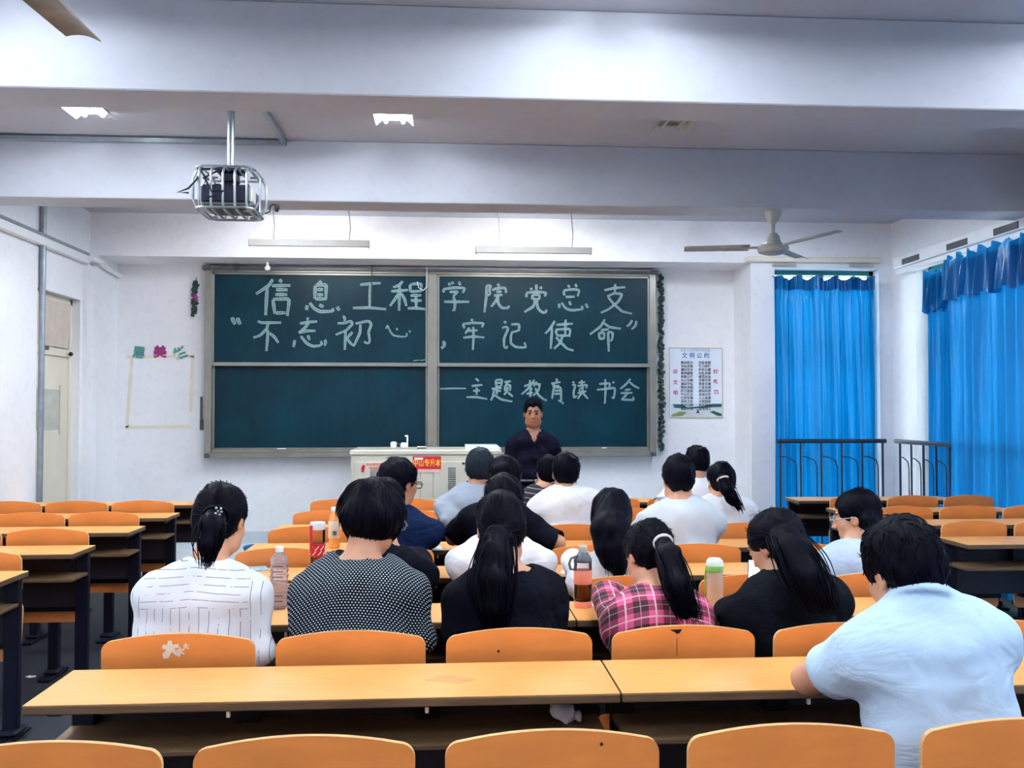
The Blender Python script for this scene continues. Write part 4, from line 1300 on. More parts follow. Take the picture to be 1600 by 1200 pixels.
# ================================================================== smooth solid modelling (signed distances, surface nets)
class SDF:
    def __init__(s, lo, hi, h):
        s.lo = np.array(lo, float); s.h = h
        s.n = np.ceil((np.array(hi, float) - s.lo) / h).astype(int) + 1
        s.F = np.full(tuple(s.n), 1.0, np.float32)
    def win(s, lo, hi, pad):
        a = np.maximum(0, np.floor((np.array(lo) - pad - s.lo) / s.h).astype(int))
        b = np.minimum(s.n, np.ceil((np.array(hi) + pad - s.lo) / s.h).astype(int) + 1)
        if np.any(b <= a):
            return None
        sl = tuple(slice(a[i], b[i]) for i in range(3))
        ax = [(s.lo[i] + s.h * np.arange(a[i], b[i])).astype(np.float32) for i in range(3)]
        return sl, ax[0][:, None, None], ax[1][None, :, None], ax[2][None, None, :]
    def merge(s, sl, d, k, op):
        f = s.F[sl]
        if op == 'add':
            hh = np.maximum(k - np.abs(f - d), 0) / k
            s.F[sl] = np.minimum(f, d) - hh * hh * k / 4
        elif op == 'sub':
            d = -d
            hh = np.maximum(k - np.abs(f - d), 0) / k
            s.F[sl] = np.maximum(f, d) + hh * hh * k / 4
        elif op == 'and':
            s.F[sl] = np.maximum(f, d)
    def cap(s, a, b, ra, rb=None, k=0.02, op='add'):
        rb = ra if rb is None else rb
        a = np.array(a, float); b = np.array(b, float)
        R = max(ra, rb)
        w = s.win(np.minimum(a, b) - R, np.maximum(a, b) + R, k + 3 * s.h)
        if w is None: return s
        sl, X, Y, Z = w
        ba = b - a
        L2 = max(1e-9, float(ba @ ba))
        t = np.clip(((X - a[0]) * ba[0] + (Y - a[1]) * ba[1] + (Z - a[2]) * ba[2]) / L2, 0, 1)
        d = np.sqrt((X - a[0] - t * ba[0]) ** 2 + (Y - a[1] - t * ba[1]) ** 2 + (Z - a[2] - t * ba[2]) ** 2) - (ra + (rb - ra) * t)
        s.merge(sl, d, k, op)
        return s
    def ell(s, c, r, R=None, k=0.02, op='add'):
        c = np.array(c, float); r = np.array(r, float)
        R = np.eye(3) if R is None else np.array(R, float)
        ext = np.sqrt(((R * r[None, :]) ** 2).sum(1))
        w = s.win(c - ext, c + ext, k + 3 * s.h)
        if w is None: return s
        sl, X, Y, Z = w
        x, y, z = X - c[0], Y - c[1], Z - c[2]
        q = [(R[0, i] * x + R[1, i] * y + R[2, i] * z) for i in range(3)]
        k0 = np.sqrt((q[0] / r[0]) ** 2 + (q[1] / r[1]) ** 2 + (q[2] / r[2]) ** 2)
        k1 = np.sqrt((q[0] / r[0] ** 2) ** 2 + (q[1] / r[1] ** 2) ** 2 + (q[2] / r[2] ** 2) ** 2)
        d = k0 * (k0 - 1.0) / np.maximum(k1, 1e-6)
        s.merge(sl, d, k, op)
        return s
    def ecap(s, a, b, wa, wb, side, k=0.03, op='add'):
        "limb with an elliptic section: half widths (across, deep) at both ends; side is the across direction"
        a = np.array(a, float); b = np.array(b, float)
        ax = b - a; Ln = np.linalg.norm(ax); ax = ax / Ln
        u = np.array(side, float); u = u - ax * (u @ ax); u /= np.linalg.norm(u)
        v = np.cross(ax, u)
        R = max(*wa, *wb)
        w = s.win(np.minimum(a, b) - R, np.maximum(a, b) + R, k + 3 * s.h)
        if w is None: return s
        sl, X, Y, Z = w
        x, y, z = X - a[0], Y - a[1], Z - a[2]
        tt = x * ax[0] + y * ax[1] + z * ax[2]
        t = np.clip(tt / Ln, 0, 1)
        over = tt - t * Ln
        p = x * u[0] + y * u[1] + z * u[2]
        q = x * v[0] + y * v[1] + z * v[2]
        A = wa[0] + (wb[0] - wa[0]) * t
        B = wa[1] + (wb[1] - wa[1]) * t
        Cc = np.minimum(A, B)
        k0 = np.sqrt((p / A) ** 2 + (q / B) ** 2 + (over / Cc) ** 2)
        k1 = np.sqrt((p / A ** 2) ** 2 + (q / B ** 2) ** 2 + (over / Cc ** 2) ** 2)
        d = k0 * (k0 - 1.0) / np.maximum(k1, 1e-6)
        s.merge(sl, d, k, op)
        return s
    def plane(s, c, n, op='and', lo=None, hi=None):
        "keep the side the normal points away from"
        n = np.array(n, float); n /= np.linalg.norm(n)
        w = s.win(s.lo if lo is None else lo, s.lo + s.h * s.n if hi is None else hi, 0)
        sl, X, Y, Z = w
        d = (X - c[0]) * n[0] + (Y - c[1]) * n[1] + (Z - c[2]) * n[2]
        s.merge(sl, d, 0.01, op)
        return s
    def ripple(s, amp, freq, seed, stretch=(1, 1, 1)):
        rnd = np.random.RandomState(seed)
        w = s.win(s.lo, s.lo + s.h * s.n, 0)
        sl, X, Y, Z = w
        tot = 0
        for i in range(5):
            v = rnd.normal(size=3); v /= np.linalg.norm(v)
            v = v * np.array(stretch) * freq * (0.7 + 0.35 * i)
            ph = rnd.rand() * 6.28
            inner = 0.8 * np.sin(X * v[1] * 0.6 + Z * v[0] * 0.5 + ph * 2)
            tot = tot + np.sin(X * v[0] + Y * v[1] + Z * v[2] + ph + inner) / (1 + 0.4 * i)
        band = np.abs(s.F) < 0.05
        s.F += np.where(band, amp * tot, 0).astype(np.float32)
        return s
    def mesh(s, smooth=2):
        F = s.F
        I = F < 0
        c = I[:-1, :-1, :-1].astype(np.int8)
        for dx in (0, 1):
            for dy in (0, 1):
                for dz in (0, 1):
                    if dx or dy or dz:
                        c = c + I[dx:I.shape[0] - 1 + dx, dy:I.shape[1] - 1 + dy, dz:I.shape[2] - 1 + dz]
        act = np.argwhere((c > 0) & (c < 8))
        if len(act) == 0:
            return np.zeros((0, 3)), np.zeros((0, 4), int)
        idx = np.full(c.shape, -1, np.int32)
        idx[act[:, 0], act[:, 1], act[:, 2]] = np.arange(len(act))
        cor = np.array([(x, y, z) for x in (0, 1) for y in (0, 1) for z in (0, 1)])
        val = np.stack([F[act[:, 0] + q[0], act[:, 1] + q[1], act[:, 2] + q[2]] for q in cor], 1)
        acc = np.zeros((len(act), 3)); cnt = np.zeros(len(act))
        for i in range(8):
            for j in range(i + 1, 8):
                if np.abs(cor[i] - cor[j]).sum() == 1:
                    m = (val[:, i] < 0) != (val[:, j] < 0)
                    t = val[m, i] / (val[m, i] - val[m, j])
                    acc[m] += cor[i] + t[:, None] * (cor[j] - cor[i])
                    cnt[m] += 1
        P = s.lo + s.h * (act + acc / cnt[:, None])
        quads = []
        for a in range(3):
            b, d = (a + 1) % 3, (a + 2) % 3
            s0 = [slice(None)] * 3; s1 = [slice(None)] * 3
            s0[a] = slice(0, -1); s1[a] = slice(1, None)
            for x in (b, d):
                s0[x] = slice(1, -1); s1[x] = slice(1, -1)
            i0, i1 = I[tuple(s0)], I[tuple(s1)]
            e = np.argwhere(i0 != i1)
            if len(e) == 0: continue
            flip = i0[e[:, 0], e[:, 1], e[:, 2]]
            g = e.copy(); g[:, b] += 1; g[:, d] += 1
            def cell(ob, od):
                h_ = g.copy(); h_[:, b] += ob; h_[:, d] += od
                return idx[h_[:, 0], h_[:, 1], h_[:, 2]]
            q = np.stack([cell(-1, -1), cell(0, -1), cell(0, 0), cell(-1, 0)], 1)
            q[~flip] = q[~flip][:, ::-1]
            quads.append(q)
        Q = np.concatenate(quads)
        Q = Q[(Q >= 0).all(1)]
        for _ in range(smooth):
            ed = np.concatenate([Q[:, [0, 1]], Q[:, [1, 2]], Q[:, [2, 3]], Q[:, [3, 0]]])
            acc = np.zeros_like(P); cnt = np.zeros(len(P))
            for k in range(3):
                acc[:, k] = np.bincount(ed[:, 0], P[ed[:, 1], k], len(P)) + np.bincount(ed[:, 1], P[ed[:, 0], k], len(P))
            cnt = np.bincount(ed[:, 0], minlength=len(P)) + np.bincount(ed[:, 1], minlength=len(P))
            P = P + 0.5 * (acc / np.maximum(cnt, 1)[:, None] - P)
        return P, Q
    def build(s, name, mats, parent, origin, smooth=2, matfn=None):
        P, Q = s.mesh(smooth)
        me = bpy.data.meshes.new(name)
        me.vertices.add(len(P)); me.vertices.foreach_set('co', (P - np.array(origin)).astype(np.float32).ravel())
        me.loops.add(len(Q) * 4); me.loops.foreach_set('vertex_index', Q.astype(np.int32).ravel())
        me.polygons.add(len(Q)); me.polygons.foreach_set('loop_start', np.arange(0, len(Q) * 4, 4, dtype=np.int32))
        mats = mats if isinstance(mats, list) else [mats]
        for m in mats: me.materials.append(m)
        if matfn is not None and len(Q):
            me.polygons.foreach_set('material_index', matfn(P[Q].mean(1)).astype(np.int32))
        me.update(calc_edges=True)
        me.polygons.foreach_set('use_smooth', np.ones(len(Q), bool))
        o = bpy.data.objects.new(name, me)
        COL.objects.link(o)
        o.parent = parent
        return o
# ================================================================== people
def skin(name, col):
    t = NT(name)
    v = t.coord((1, 1, 1))
    f = t.noise(v, 14, 4)
    t.base(t.ramp(f, [(0.3, mul(col, 0.88)), (0.7, mul(col, 1.08))]))
    t.b.inputs['Roughness'].default_value = 0.5
    t.b.inputs['Subsurface Weight'].default_value = 0.08
    t.b.inputs['Subsurface Radius'].default_value = (0.012, 0.005, 0.003)
    return t.m
M['skin'] = skin('skin', S(206, 152, 122))
M['skin_tan'] = skin('tanned_skin', S(178, 122, 92))
M['skin_shaded'] = skin('shaded_skin', S(150, 100, 76))  # tan deepened to put the shade on the lecturer's face into the colour
M['lip'] = plain('lips', S(142, 82, 74), 0.45)
M['eye'] = plain('dark_iris', S(16, 12, 12), 0.2)
def hair_mat(name, col):
    t = NT(name)
    v = t.coord((90, 90, 7))
    f = t.noise(v, 1.4, 4)
    t.base(t.ramp(f, [(0.35, mul(col, 0.6)), (0.75, mul(col, 1.6))]))
    t.b.inputs['Roughness'].default_value = 0.5
    t.b.inputs['Specular IOR Level'].default_value = 0.06
    t.bump(f, 0.35, 0.004)
    return t.m
M['hair'] = hair_mat('black_hair', S(1, 2, 14))
M['hair_grey'] = hair_mat('greying_hair', S(30, 38, 48))
def cloth_mat(name, col, rough=0.8, var=0.06, bump=0.12):
    t = NT(name)
    v = t.coord((1, 1, 1))
    f = t.noise(v, 9, 4)
    t.base(t.ramp(f, [(0.3, mul(col, 1 - var)), (0.7, mul(col, 1 + var))]))
    t.b.inputs['Roughness'].default_value = rough
    t.b.inputs['Specular IOR Level'].default_value = 0.12
    w = t.noise(t.coord((240, 240, 240)), 1.5, 2)
    wv = t.new('ShaderNodeTexNoise')
    wv.inputs['Scale'].default_value = 5.5; wv.inputs['Detail'].default_value = 3; wv.inputs['Distortion'].default_value = 1.6
    t.link(t.coord((0.7, 1.0, 1.5)), wv.inputs['Vector'])
    t.bump(t.math('ADD', wv.outputs['Fac'], t.math('MULTIPLY', w, 0.03)), 0.34, 0.045)
    return t.m
M['white_cloth'] = cloth_mat('white_cotton', S(240, 242, 248))
M['pale_tee'] = cloth_mat('pale_grey_tee', S(206, 214, 222))
M['grey_polo'] = cloth_mat('grey_knit', S(146, 156, 170))
M['sky_shirt'] = cloth_mat('light_blue_shirt', S(184, 210, 236))
M['paleblue_tee'] = cloth_mat('pale_blue_tee', S(184, 202, 226))
M['black_cloth'] = cloth_mat('black_cotton', S(2, 4, 17), 0.9, 0.2)
M['darktee'] = cloth_mat('dark_tee', S(4, 9, 19), 0.85, 0.2)
M['navy_cloth'] = cloth_mat('navy_shirt', S(4, 24, 58), 0.8, 0.15)
M['lecturer_polo'] = cloth_mat('dark_navy_polo', S(3, 5, 26), 0.8, 0.15)
M['trousers'] = cloth_mat('dark_trousers', S(22, 26, 38), 0.85, 0.15)
M['shoe'] = plain('dark_shoe', S(18, 18, 24), 0.4)

def fract_stripe(t, coord, period, width, off=0.0):
    "1 inside a stripe"
    a = t.math('FRACT', t.math('ADD', t.math('DIVIDE', coord, period), off + 100.0))
    return t.math('LESS_THAN', a, width)
def pinstripe():
    t = NT('pinstripe_cotton')
    v = t.coord((1, 1, 1))
    x, y, z = t.xyz(v)
    wob = t.math('MULTIPLY', t.math('SUBTRACT', t.noise(v, 7, 2), 0.5), 0.010)
    vx = fract_stripe(t, t.math('ADD', x, wob), 0.029, 0.085)
    hz = fract_stripe(t, t.math('ADD', t.math('SUBTRACT', z, t.math('MULTIPLY', t.math('ABSOLUTE', x), -0.12)), wob), 0.022, 0.10)
    # yoke across the shoulders carries level stripes, the back below it upright ones
    zc = t.math('ADD', z, t.math('MULTIPLY', t.math('MULTIPLY', x, x), 0.6))
    yoke = t.math('MULTIPLY', t.math('GREATER_THAN', zc, 0.898), t.math('LESS_THAN', t.math('ABSOLUTE', x), 0.17))
    st = t.math('ADD', t.math('MULTIPLY', yoke, hz), t.math('MULTIPLY', t.math('SUBTRACT', 1.0, yoke), vx))
    dash = t.math('GREATER_THAN', t.noise(t.coord((14, 5, 9)), 2.2, 2), 0.47)
    f = t.math('MULTIPLY', t.math('MULTIPLY', st, dash), 0.72)
    t.base(t.mix(f, S(232, 234, 242), S(74, 80, 100)))
    seam = t.math('LESS_THAN', t.math('ABSOLUTE', t.math('SUBTRACT', zc, 0.896)), 0.004)
    t.b.inputs['Roughness'].default_value = 0.8
    g = t.noise(t.coord((42, 10, 5)), 1.3, 3)
    t.bump(t.math('ADD', g, t.math('MULTIPLY', seam, 0.7)), 0.5, 0.008)
    return t.m
def polka():
    t = NT('polka_dot_cotton')
    v = t.coord((1, 1, 1))
    x, y, z = t.xyz(v)
    per = 0.0106
    zz = t.math('ADD', z, t.math('MULTIPLY', y, 0.9))
    row = t.math('FLOOR', t.math('DIVIDE', zz, per * 0.86))
    odd = t.math('MULTIPLY', t.math('FRACT', t.math('MULTIPLY', t.math('ADD', row, 100.0), 0.5)), 1.0)
    u = t.math('SUBTRACT', t.math('FRACT', t.math('ADD', t.math('ADD', t.math('DIVIDE', x, per), odd), 100.0)), 0.5)
    w = t.math('SUBTRACT', t.math('FRACT', t.math('ADD', t.math('DIVIDE', zz, per * 0.86), 100.0)), 0.5)
    r2 = t.math('ADD', t.math('MULTIPLY', u, u), t.math('MULTIPLY', w, w))
    dot = t.math('LESS_THAN', r2, 0.058)
    t.base(t.mix(dot, S(5, 6, 18), S(190, 210, 222)))
    t.b.inputs['Roughness'].default_value = 0.85
    t.b.inputs['Specular IOR Level'].default_value = 0.2
    return t.m
def plaid():
    t = NT('plaid_flannel')
    v = t.coord((1, 1, 1))
    x, y, z = t.xyz(v)
    zz = t.math('ADD', z, t.math('MULTIPLY', y, 0.85))
    P = 0.094
    bx_ = fract_stripe(t, x, P, 0.5, 0.30)
    bz_ = fract_stripe(t, zz, P, 0.5, 0.15)
    k = t.math('MULTIPLY', t.math('ADD', bx_, bz_), 0.5)
    c = t.ramp(k, [(0.0, S(226, 92, 140)), (0.5, S(140, 52, 78)), (1.0, S(58, 24, 38))])
    n = t.n[c.node.name]; n.color_ramp.interpolation = 'CONSTANT'
    n.color_ramp.elements[1].position = 0.4; n.color_ramp.elements[2].position = 0.9
    l1 = fract_stripe(t, x, P, 0.06, 0.58)
    l2 = fract_stripe(t, zz, P, 0.06, 0.42)
    l3 = fract_stripe(t, x, P, 0.03, 0.08)
    l4 = fract_stripe(t, zz, P, 0.03, 0.92)
    ln = t.math('MINIMUM', t.math('ADD', t.math('ADD', l1, l2), t.math('MULTIPLY', t.math('ADD', l3, l4), 0.5)), 1.0)
    t.base(t.mix(t.math('MULTIPLY', ln, 0.7), c, S(232, 206, 218)))
    t.b.inputs['Roughness'].default_value = 0.85
    return t.m
def thin_stripes():
    t = NT('black_striped_knit')
    v = t.coord((1, 1, 1))
    x, y, z = t.xyz(v)
    f = fract_stripe(t, t.math('ADD', z, t.math('MULTIPLY', x, 0.12)), 0.034, 0.09)
    t.base(t.mix(f, S(9, 11, 24), S(190, 186, 190)))
    t.b.inputs['Roughness'].default_value = 0.85
    return t.m
def spotted():
    t = NT('spotted_pale_tee')
    v = t.coord((1, 0.5, 1))
    vo = t.new('ShaderNodeTexVoronoi')
    vo.inputs['Scale'].default_value = 12
    t.link(v, vo.inputs['Vector'])
    d = t.math('LESS_THAN', vo.outputs['Distance'], 0.075)
    t.base(t.mix(t.math('MULTIPLY', d, 0.6), S(204, 212, 220), S(70, 80, 100)))
    t.b.inputs['Roughness'].default_value = 0.85
    return t.m
def band_shirt():
    t = NT('white_shirt_with_blue_band')
    v = t.coord((1, 1, 1))
    x, y, z = t.xyz(v)
    f = t.math('LESS_THAN', z, 0.90)
    t.base(t.mix(f, S(238, 240, 248), S(150, 164, 184)))
    t.b.inputs['Roughness'].default_value = 0.85
    return t.m
M['pin'], M['polka'], M['plaid'], M['thin'], M['spot'], M['band'] = pinstripe(), polka(), plaid(), thin_stripes(), spotted(), band_shirt()

def rot(yaw, pitch, roll):
    "yaw: positive turns to the door side; pitch: positive looks down; roll: positive leans to the window side"
    return np.array(Matrix.Rotation(math.radians(yaw), 3, 'Z') @ Matrix.Rotation(math.radians(-pitch), 3, 'X') @ Matrix.Rotation(math.radians(roll), 3, 'Y'))

def ik(Sh, W, l1, l2, hint):
    d = W - Sh
    L = np.linalg.norm(d)
    mx = (l1 + l2) * 0.985
    if L > mx:
        W = Sh + d / L * mx
        d = W - Sh; L = mx
    u = d / L
    a = (l1 * l1 - l2 * l2 + L * L) / (2 * L)
    h = math.sqrt(max(1e-6, l1 * l1 - a * a))
    n = hint - u * (hint @ u)
    n /= np.linalg.norm(n)
    return Sh + u * a + n * h, W

def sq_(c):
    return math.copysign(abs(c) ** 0.55, c)

def hand(g, W, d, nrm, side, s, curl=0.5):
    "palm, four unequal bent fingers and a thumb; d points along the hand, nrm out of the back of the hand"
    d = d / np.linalg.norm(d)
    nrm = nrm - d * (nrm @ d); nrm /= np.linalg.norm(nrm)
    a = np.cross(d, nrm) * side            # towards the thumb
    g.ecap(W, W + d * 0.075 * s, (0.024 * s, 0.016 * s), (0.036 * s, 0.013 * s), a, 0.015)
    base = W + d * 0.083 * s
    for i, ln in enumerate((0.070, 0.078, 0.073, 0.058)):
        p = base + a * (0.030 - 0.0195 * i) * s - d * (0.004 * abs(i - 1)) * s
        dirn = d + a * (0.10 - 0.07 * i)
        seg = [0.45, 0.31, 0.24]
        ang = 0.5 * curl
        r = 0.0085 * s
        for q, f in enumerate(seg):
            cd = dirn * math.cos(ang) - nrm * math.sin(ang)
            cd /= np.linalg.norm(cd)
            p2 = p + cd * ln * f * s
            g.cap(p, p2, r, r * 0.92, 0.004)
            p = p2; r *= 0.92; ang += 0.6 * curl + 0.05
    p = W + d * 0.025 * s + a * 0.024 * s
    p2 = p + (a * 0.75 + d * 0.6 - nrm * 0.25) * 0.034 * s
    p3 = p2 + (a * 0.25 + d * 0.9 - nrm * 0.35) * 0.030 * s
    g.cap(p, p2, 0.012 * s, 0.010 * s, 0.010); g.cap(p2, p3, 0.0098 * s, 0.0085 * s, 0.004)

def person(label, hip, Npx, NY, Hpx, HY, look=(0, 20, 0), sw=0.175, s=1.0, chest=1.0, arms=None, top='white_cloth', sleeve=0.55, neck='crew', hair='short',
           hairmat='hair', skinm='skin', tail=None, glasses=False, stand=False, h=0.0085, desk_y=None, long_pts=None, collar=False, extras=None, twist=0.0, tuck=None):
    seat = 0.46
    N = np.array(at(*Npx, NY)); H = np.array(at(*Hpx, HY))
    hx, hy = hip
    hz = 0.90 * s if stand else seat + 0.085
    hipc = np.array((hx, hy, hz))
    Rh = rot(*look)
    root = empty('person', (hx, hy, 0), label, 'person')
    origin = (hx, hy, 0)
    face = -1.0 if stand else 1.0              # the lecturer faces the camera
    # torso frame
    up = N - hipc; TL = np.linalg.norm(up); up /= TL
    tw = math.radians(twist)
    side = np.array((math.cos(tw), math.sin(tw), 0.0)); side -= up * (side @ up); side /= np.linalg.norm(side)
    fwd = np.cross(up, side) * 1.0
    fwd = fwd if (fwd[1] * face > 0) else -fwd
    sh = {}
    for q in (-1, 1):
        sh[q] = N + side * (q * (sw - 0.008)) - up * 0.106 * s + fwd * 0.018
    l1, l2 = 0.285 * s, 0.245 * s
    if desk_y is None:
        desk_y = hy + 0.30
    A = {}
    for q in (-1, 1):
        spec = (arms or {}).get(q)
        if spec is None:
            spec = (None, (hx + q * 0.10, desk_y + 0.13, 0.832))
        E, W = spec
        W = np.array(W, float)
        if E is None:
            E, W = ik(sh[q], W, l1, l2, side * q * 0.30 - up * 0.9 - fwd * 0.3)
            if not stand and E[1] > desk_y - 0.15: E[2] = max(E[2], 0.832)
        else:
            E = np.array(E, float)
        A[q] = (E, W)
    lo = np.array((hx, hy, 0)) ; hi = lo.copy()
    pts = [N, H + Rh @ np.array((0, 0, 0.16)), H + 0.14, H - 0.14, hipc, sh[-1], sh[1]] + [w for a in A.values() for w in a]
    pts += [W + (W - E) / np.linalg.norm(W - E) * 0.2 for E, W in A.values()]
    P = np.array(pts)
    lo = P.min(0) - 0.16; hi = P.max(0) + 0.16
    lo[1] = min(lo[1], hy - 0.22)
    # ---- body
    g = SDF((min(lo[0], hx - 0.25), lo[1] if not stand else min(lo[1], hy - 0.3), 0.0), (max(hi[0], hx + 0.25), max(hi[1], hy + (0.60 if not stand else 0.2)), hi[2]), h)
    def torso(g, e):
        k = 0.05
        bw = 0.155 * chest
        g.ell(hipc + up * 0.02, (0.160 * chest * s + e, 0.115 * s + e, 0.11 * s + e), None, k)
        g.ecap(hipc, hipc + up * TL * 0.42, (0.145 * chest * s + e, 0.108 * s + e), (0.140 * chest * s + e, 0.100 * s + e), side, k)
        g.ecap(hipc + up * TL * 0.42, hipc + up * TL * 0.80, (0.140 * chest * s + e, 0.100 * s + e), (0.165 * chest * s + e, 0.110 * s + e), side, k)
        a, b = sh[-1] + side * 0.03, sh[1] - side * 0.03
        mid = hipc + up * TL * 0.84
        g.cap(sh[-1] * 0.85 + mid * 0.15, sh[1] * 0.85 + mid * 0.15, 0.054 * s + e, None, k)
        for q in (-1, 1):
            g.cap(N - up * 0.012 + side * q * 0.02, sh[q] + up * 0.006, 0.046 * s + e, 0.050 * s + e, 0.04)
    torso(g, -0.006)
    hb = H + Rh @ np.array((0, -0.02, -0.055)) * s
    g.ecap(N - up * 0.05, hb, (0.056 * s, 0.056 * s), (0.052 * s, 0.055 * s), side, 0.03)
    # head
    def hp(x, y, z): return H + Rh @ (np.array((x, y, z)) * s)
    def he(c, r, k=0.015, op='add'): g.ell(hp(*c), np.array(r) * s, Rh, k, op)
    he((0, -0.014, 0.03), (0.074, 0.092, 0.084), 0.02)
    he((0, 0.028, -0.035), (0.062, 0.060, 0.080), 0.03)
    he((0, 0.060, -0.096), (0.026, 0.024, 0.020), 0.03)
    for q in (-1, 1):
        he((q * 0.040, 0.052, -0.025), (0.024, 0.026, 0.022), 0.02)
        he((q * 0.047, 0.02, -0.076), (0.021, 0.036, 0.024), 0.03)
        he((q * 0.031, 0.094, 0.008), (0.017, 0.012, 0.010), 0.008, 'sub')
        he((q * 0.031, 0.080, 0.006), (0.013, 0.012, 0.011), 0.003)
        g.cap(hp(q * 0.012, 0.089, 0.026), hp(q * 0.046, 0.076, 0.026), 0.007 * s, 0.006 * s, 0.01)
        he((q * 0.076, -0.004, -0.008), (0.009, 0.019, 0.031), 0.008)
        he((q * 0.083, 0.002, -0.004), (0.006, 0.010, 0.018), 0.005, 'sub')
    g.cap(hp(0, 0.088, 0.014), hp(0, 0.106, -0.026), 0.008 * s, 0.012 * s, 0.014)
    for q in (-1, 1):
        he((q * 0.011, 0.098, -0.030), (0.008, 0.009, 0.007), 0.006)
    g.cap(hp(-0.020, 0.083, -0.060), hp(0.020, 0.083, -0.060), 0.0065 * s, None, 0.008)
    g.cap(hp(-0.016, 0.083, -0.071), hp(0.016, 0.083, -0.071), 0.0065 * s, None, 0.008)
    g.cap(hp(-0.022, 0.094, -0.0655), hp(0.022, 0.094, -0.0655), 0.0025 * s, None, 0.004, 'sub')
    # arms and hands
    for q in (-1, 1):
        E, W = A[q]
        g.cap(sh[q], E, 0.046 * s, 0.038 * s, 0.03)
        g.cap(E, W, 0.040 * s, 0.026 * s, 0.012)
        d = (W - E) / np.linalg.norm(W - E)
        if not stand:
            d = d * 0.75 + np.array((0, 0.35, 0.0)); d[2] *= 0.3
        hand(g, W, d, np.array((0, 0, 1.0)) if not stand else np.array((float(q), 0, 0.2)), -q if not stand else 1.0, s, 0.25 if not stand else 0.6)
    # legs
    LEG = {}
    for q in (-1, 1):
        if stand:
            a = hipc + np.array((q * 0.085, 0, -0.02)); kn = np.array((hx + q * 0.09, hy - 0.01, 0.47 * s)); an = np.array((hx + q * 0.10, hy + 0.02, 0.075))
        else:
            a = hipc + np.array((q * 0.085, 0.02, -0.005)); kn = np.array((hx + q * 0.095, hy + 0.38 * s, 0.525)); an = np.array((hx + q * 0.09, hy + 0.36, 0.075))
        LEG[q] = (a, kn, an)
        g.cap(a, kn, 0.066 * s, 0.050, 0.03); g.cap(kn, an, 0.048, 0.036, 0.02)
        fd = -0.13 if stand else 0.13
        g.cap(an - np.array((0, 0, 0.03)), an + np.array((q * 0.01, fd, -0.045)), 0.034, 0.024, 0.02)
    if not stand:
        g.plane((0, 0, 0.472), (0, 0, -1), 'and', (hx - 0.27, hy - 0.24, 0.38), (hx + 0.27, hy + 0.23, hz + 0.14))
    def mf(C):
        r = np.zeros(len(C), int)
        for q in (-1, 1):
            r[np.linalg.norm(C - hp(q * 0.031, 0.088, 0.006), axis=1) < 0.0085 * s] = 1
        d = C - hp(0, 0.085, -0.0655)
        l = d @ Rh
        r[(np.abs(l[:, 0]) < 0.023 * s) & (np.abs(l[:, 2]) < 0.010 * s) & (np.abs(l[:, 1]) < 0.02)] = 2
        if stand or True:
            for q in (-1, 1):
                l = (C - hp(q * 0.031, 0.085, 0.029)) @ Rh
                r[(np.abs(l[:, 0]) < 0.020 * s) & (np.abs(l[:, 2]) < 0.0045 * s) & (np.abs(l[:, 1]) < 0.02)] = 1
        return r
    body = g.build('body', [M[skinm], M['eye'], M['lip']], root, origin, 2, mf)
    # ---- shirt
    e = 0.010
    bot = hz - (0.02 if stand else 0.03)
    g = SDF((lo[0], lo[1], bot - 0.08), (hi[0], hi[1], max(N[2], sh[1][2], sh[-1][2]) + 0.14), h)
    torso(g, e)
    for q in (-1, 1):
        E, W = A[q]
        f1 = min(1.0, sleeve * 2)
        en = sh[q] + (E - sh[q]) * f1
        g.cap(sh[q], en, 0.050 * s + e, (0.054 * s + e * 1.3) if sleeve < 0.45 else (0.047 * s + e), 0.035)
        if sleeve > 0.5:
            w2 = E + (W - E) * (sleeve - 0.5) * 2
            g.cap(E, w2, 0.046 * s + e, 0.040 * s + e, 0.015)
            u = (w2 - E)
            if np.linalg.norm(u) < 1e-3: u = E - sh[q]
        else:
            w2 = en; u = E - sh[q]
        u = u / np.linalg.norm(u)
        r = 0.09
        g.ell(w2 + u * (r - 0.004), (r, r, r) if sleeve > 0.5 else (r, r, r), None, 0.004, 'sub')
    if not stand:
        g.plane((0, 0, 0.474), (0, 0, -1))
    nk = {'crew': 0.062, 'boat': 0.098, 'collar': 0.058, 'v': 0.066}[neck] * s
    nd = (hb - N) / np.linalg.norm(hb - N)
    g.ell(N + nd * nk * (0.55 if neck != 'boat' else 0.45), (nk, nk, nk * 0.8), None, 0.006, 'sub')
    g.ripple(0.0042, 26, int(abs(hx * 997 + hy * 131)) % 999, (0.7, 1, 1.2))
    g.ripple(0.0022, 60, int(abs(hx * 577 + hy * 211)) % 999, (1.0, 1, 0.6))
    if collar:
        n = 20; w = 0.016 if collar else 0.007
        rr = (0.062 if collar else 0.066) * s
        f2 = np.cross(nd, side); f2 /= np.linalg.norm(f2)
        s2 = np.cross(f2, nd)
        cpt = N + nd * (0.028 if collar else 0.016)
        for i in range(n):
            a0, a1 = 2 * PI * i / n, 2 * PI * (i + 1) / n
            if collar and not stand and math.cos(a0) < -2: continue
            p = [cpt + s2 * math.cos(a) * rr + f2 * math.sin(a) * rr * 1.05 for a in (a0, a1)]
            g.cap(p[0] - nd * w * 0.5, p[1] - nd * w * 0.5, 0.0075, None, 0.008)
            if collar:
                g.cap(p[0] + nd * w * 0.6, p[1] + nd * w * 0.6, 0.0065, None, 0.008)
                q1 = cpt + (p[0] - cpt) * 1.16 - nd * w; q2 = cpt + (p[1] - cpt) * 1.16 - nd * w
                g.cap(q1, q2, 0.0065, None, 0.010)
